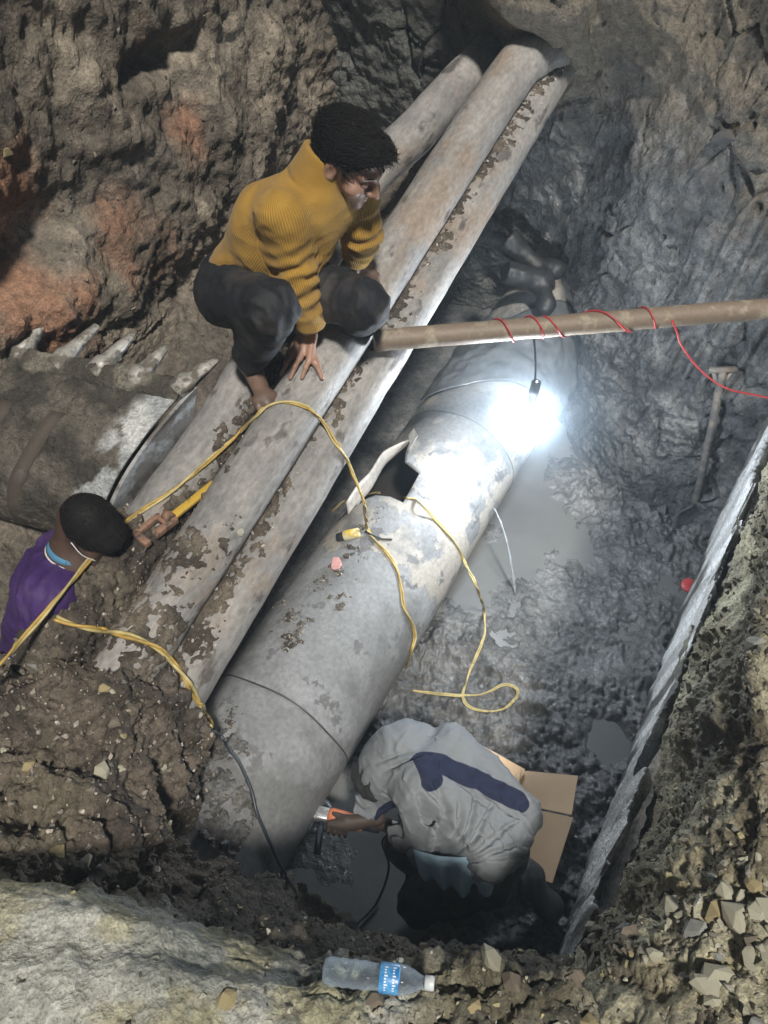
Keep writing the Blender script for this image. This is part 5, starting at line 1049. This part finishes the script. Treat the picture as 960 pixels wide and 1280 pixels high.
# light blue shirt hanging out below the jacket
M_blue = cloth('light_blue_shirt', (.34, .5, .62), .8, .2, 10, fb=.4)
topl = spline([W(516, 1062, 2.5), W(545, 1070, 2.44), W(575, 1072, 2.41), W(622, 1070, 2.41)], 10); botl = spline([W(524, 1094, 2.5), W(552, 1108, 2.46), W(580, 1118, 2.44), W(616, 1116, 2.44)], 10)
G = np.array([topl + (botl - topl) * t + (np.sin(np.linspace(0, 22, len(topl))) * .018 * t)[:, None] * nrm([0, -.6, .5]) for t in np.linspace(0, 1, 8)]); a = np.arange(G.shape[0] * G.shape[1]).reshape(G.shape[:2])
o_ = part('shirt_hem', G.reshape(-1, 3), np.stack([a[:-1, :-1], a[1:, :-1], a[1:, 1:], a[:-1, 1:]], -1).reshape(-1, 4), M_blue, pB); so = o_.modifiers.new('t', 'SOLIDIFY'); so.thickness = .004
# angle grinder
M_or = dirty('orange_casing', (.62, .2, .09), (.2, .09, .05), .38, .4, 0, 30, .1); M_alu = dirty('grey_gear_head', (.42, .42, .42), (.1, .1, .1), .4, .35, .7, 30, .2)
gr = empty('angle_grinder', gA, 'small orange angle grinder held against the side of the big pipe', 'grinder')
V, F = box(gA + gd * .012, gd, sdg, upg, .03, .024, .024, .009); part('gear_head', V, F, M_alu, gr)
V, F = cat(lathe([(.035, .001), (.036, .027), (.05, .03), (.1, .028), (.11, .0255), (.135, .0265), (.16, .026), (.165, .001)], gA, gd, 20)); part('motor_casing', V, F, M_or, gr)
for k in range(4): V, F = box(gA + gd * (.052 + .0105 * k) + upg * .029 - sdg * .004, gd, sdg, upg, .0028, .006, .0016); part('vent', V, F, M_blk, gr)
V, F = lathe([(.16, .001), (.16, .022), (.22, .021), (.225, .001)], gA, gd, 18); part('rear_handle', V, F, M_blk, gr)
V, F = box(gA + gd * .125 + upg * .027 + sdg * .0, gd, sdg, upg, .014, .008, .006, .003); part('switch', V, F, M_blk, gr)
V, F = cat(tube([gA + gd * .02 + sdg * .02, gA + gd * .02 + sdg * .055, gA + gd * .03 + sdg * .13], [.008, .013, .012], 12)); part('side_handle', V, F, M_blk, gr)
V, F = lathe([(-.002, .002), (-.002, .055), (.001, .055), (.001, .002)], gA - gd * .005 - upg * .032, upg, 32); part('cutting_disc', V, F, plain('disc', (.09, .085, .08), .6), gr)
V, F = lathe([(-.012, .002), (-.012, .02), (.004, .022), (.012, .02), (.012, .002)], gA - gd * .005 - upg * .024, upg, 20); part('spindle', V, F, M_alu, gr)
aa = np.linspace(-1.7, 1.7, 16); bvv = [gA - gd * .005 - upg * .034 + .06 * (math.cos(t) * gd + math.sin(t) * sdg) for t in aa]; V = np.array(bvv + [p + upg * .022 for p in bvv] + [gA - gd * .005 + upg * -.012 + .03 * (math.cos(t) * gd + math.sin(t) * sdg) for t in aa])
o_ = part('guard', V, [(i + k * 16, i + 1 + k * 16, i + 17 + k * 16, i + 16 + k * 16) for i in range(15) for k in (0, 1)], M_blk, gr); so = o_.modifiers.new('t', 'SOLIDIFY'); so.thickness = .002
V, F = tube(spline([hc_ + gd * .1, W(478, 1052, 2.8), W(486, 1085, 2.85), Wz(470, 1130, .01), Wz(440, 1160, .02)], 8), .0045, 7); tag(link('black_cable', mesh_np('black_cable', V, F, M_blk)), 'black lead trailing from the angle grinder down into the muddy water', 'cable')

# --- man in the purple shirt, low behind the left slim pipe
HdC = W(114, 660, 2.36); MC = head_axes((.62, -.38, -.68), (0, 0, 1)); NkC = W(92, 690, 2.42); PeC = W(45, 800, 2.75) + [0, 0, -.1]; SC1, SC2 = W(62, 745, 2.36), W(112, 735, 2.62)
EC = W(52, 806, 2.42); EC2 = SC2 + np.array([.0, .02, -.27]); WC, WC2 = W(98, 840, 2.5), SC2 + np.array([-.12, .0, -.46]); HPC = np.array([PeC[0] - .1, PeC[1], .42])
def f_bodyC(P):
    d = head_sdf(P, HdC, MC, .84); d = smin(d, s_cone(P, NkC, HdC - MC[1] * .05 - MC[2] * .03, .058, .055), .03); d = smin(d, s_cone(P, PeC, NkC - [0, 0, .06], .12, .11), .05); d = smin(d, s_cone(P, SC1, SC2, .055, .055), .04)
    for a_, b_, c_ in ((SC1, EC, WC), (SC2, EC2, WC2)):
        d = smin(d, s_cone(P, a_, b_, .046, .038), .02); d = smin(d, s_cone(P, b_, c_, .037, .026), .015); f_ = nrm(c_ - b_); x_ = nrm(np.cross(f_, [0, 0, 1])); k_ = [c_ + f_ * .09 + x_ * (.03 - .02 * i) for i in range(4)]; d = hand_sdf(d, P, c_, k_, [q + f_ * .06 - [0, 0, .03] for q in k_], c_ + f_ * .07 + x_ * .06, np.array([0, 0, 1.]))
    for s_ in (-.09, .09): d = smin(d, s_cone(P, PeC + [s_, 0, -.05], [PeC[0] + s_ - .02, PeC[1] + .02, .55], .08, .06), .03)
    return d
pC = empty('person', np.array([PeC[0], PeC[1], .5]), 'man in a purple shirt bending low behind the left slim pipe beside the bucket', 'person')
V, F = nets(f_bodyC, *bbox([HdC, PeC, EC, EC2, WC, WC2, [PeC[0], PeC[1], .5]], .19), .006); part('body', V, F, skin_mat('dark_skin', (.075, .045, .034)), pC)
def f_shC(P):
    d = s_cone(P, PeC, NkC * .7 + PeC * .3, .15, .15); d = smin(d, s_cone(P, SC1, SC2, .082, .08), .06); d = smin(d, s_ell(P, NkC - [.02, -.02, .07], (.12, .12, .09)), .05)
    for a_, b_ in ((SC1, EC), (SC2, EC2)): e = s_cone(P, a_, b_, .078, .07); e = smax(e, (P - b_) @ nrm(b_ - a_) + .06, .01); d = smin(d, e, .04)
    nd = nrm(HdC - MC[1] * .05 - NkC); q = P - NkC; t_ = q @ nd; rr = np.linalg.norm(q - t_[:, None] * nd, axis=1); d = smax(d, -smax(rr - .062, -t_ - .05, .01), .012)
    return d - .024 * (ridged(P * [1, 1, .6] + .05 * fbm(P, 5, 2)[:, None], 6, 3) - .5)
V, F = nets(f_shC, *bbox([PeC, NkC, SC1, SC2, EC, EC2], .19), .007); part('shirt', V, F, cloth('purple_shirt', (.045, .016, .11), .7, .4, 5, fb=.3), pC)
def f_slC(P):
    ax = nrm(EC - SC1); a_ = EC - ax * .075; d = s_cone(P, a_, EC + ax * .02, .072, .066); d = smax(d, -((P - a_) @ ax), .004); return smax(d, (P - EC) @ ax - .02, .004)
V, F = nets(f_slC, *bbox([EC], .16), .006); part('grey_sleeve', V, F, cloth('grey_sleeve', (.3, .32, .3), .8), pC)
ax = nrm(EC - SC1); x_, y_, _ = frame(ax)
for nm, q_, col_, r_ in (('white_piping', EC - ax * .078, (.7, .7, .72), .0035), ('yellow_piping', EC + ax * .016, (.5, .48, .1), .007)):
    V, F = tube([q_ + .073 * (math.cos(t) * x_ + math.sin(t) * y_) for t in np.linspace(0, 6.2832, 40)], r_, 6, False); part(nm, V, F, plain(nm, col_, .7, 0, .1, 40, 0), pC)
nd = nrm(HdC - MC[1] * .05 - NkC); x_, y_, _ = frame(nd)
for nm, rr_, off_, col_, r_ in (('blue_collar', .064, .012, (.06, .2, .34), .014), ('white_piping', .079, .0, (.6, .58, .6), .0025), ('white_piping', .063, .032, (.6, .58, .6), .0022)):
    V, F = tube([NkC + nd * off_ + rr_ * (math.cos(t) * x_ + math.sin(t) * y_) for t in np.linspace(0, 6.2832, 44)], r_, 7, False); part(nm, V, F, plain(nm + '_cloth', col_, .7, 0, .1, 40, 0), pC)
M_el = plain('white_elastic', (.7, .7, .7), .6, 0, .1, 40, 0)
for s_ in (-1, 1):
    for pts_ in (((.084, -.012, .02), (.084, .04, .005), (.06, .088, -.02)), ((.084, -.016, -.03), (.076, .03, -.05), (.05, .075, -.07))):
        V, F = tube(spline([HdC + (MC[0] * x * s_ + MC[1] * y + MC[2] * z) * .92 for x, y, z in pts_], 6), .0018, 5); part('mask_loop', V, F, M_el, pC)
fh = hair_fn(HdC, MC, .84, .03, .001, .004, 9); V, F = nets(fh, *bbox([HdC], .19), .0055); hr = part('hair', V, F, M_hair, pC); V2, F2 = tufts(V, F, HdC, MC, 2600, .013, .0007, 8, .5, 0); part('locks', V2, F2, M_hair, hr)

M_boot2 = plain('muddy_black_rubber', (.02, .021, .023), .5, 0, .5, 14, .5, .4)
# pair of rubber boots lying on the far end of the big pipe
for (a0, a1, a2, t, lb) in (((640, 305), (668, 332), (706, 338), 4.02, 'wet black rubber boot on the far pipe end, its toe pointing right'), ((650, 345), (676, 352), (684, 392), 3.94, 'wet black rubber boot on the far pipe end, its toe pointing down')):
    k_, an_, to_ = W(*a0, t - .02), W(*a1, t), W(*a2, t - .06)
    V, F = nets(lambda P: boot_sdf(P, k_, an_, to_, .062, .0) - .01 * fbm(P, 9, 3), *bbox([an_ - nrm(an_ - k_) * .2, an_, to_], .1), .007); tag(link('rubber_boot', mesh_np('rubber_boot', V, F, M_boot2)), lb, 'boot', 'rubber boots on the far pipe end')

# ------------------------------------------------------------------ damp air in the pit, and added bloom round the lamp
V, F = box([0, 2, 1.5], np.array([1., 0, 0]), np.array([0, 1., 0]), np.array([0, 0, 1.]), 7, 6, 3.2)
m = bpy.data.materials.new('haze'); m.use_nodes = True; nt = m.node_tree; nt.nodes.remove(nt.nodes['Principled BSDF']); pv = N(nt, 'ShaderNodeVolumePrincipled', Density=HAZE, Anisotropy=.2); pv.inputs['Color'].default_value = (.72, .86, 1, 1)
nt.links.new(pv.outputs[0], nt.nodes['Material Output'].inputs['Volume']); link('haze', mesh_np('haze', V, F, m, False), None, 'stuff')
bm = bmesh.new(); bmesh.ops.create_icosphere(bm, subdivisions=3, radius=.42); V = np.array([v.co[:] for v in bm.verts]); F = [tuple(v.index for v in f.verts) for f in bm.faces]; bm.free()  # dense mist ball added round the bulb to stand in for its bloom
m = bpy.data.materials.new('lamp_bloom_mist'); m.use_nodes = True; nt = m.node_tree; nt.nodes.remove(nt.nodes['Principled BSDF']); pv = N(nt, 'ShaderNodeVolumePrincipled', Anisotropy=.1); pv.inputs['Color'].default_value = (.7, .85, 1, 1)
co = N(nt, 'ShaderNodeTexCoord').outputs['Object']; ln = N(nt, 'ShaderNodeVectorMath', operation='LENGTH'); nt.links.new(co, ln.inputs[0])
f_ = rampn(nt, ln.outputs['Value'], [(0., (1, 1, 1)), (.09, (.5, .5, .5)), (.17, (.16, .16, .16)), (.40, (0, 0, 0))]); nt.links.new(mth('MULTIPLY', f_, .75), pv.inputs['Density'])
nt.links.new(pv.outputs[0], nt.nodes['Material Output'].inputs['Volume']); o_ = link('lamp_bloom_mist', mesh_np('lamp_bloom_mist', V, F, m, True), None, 'stuff'); o_.location = LP
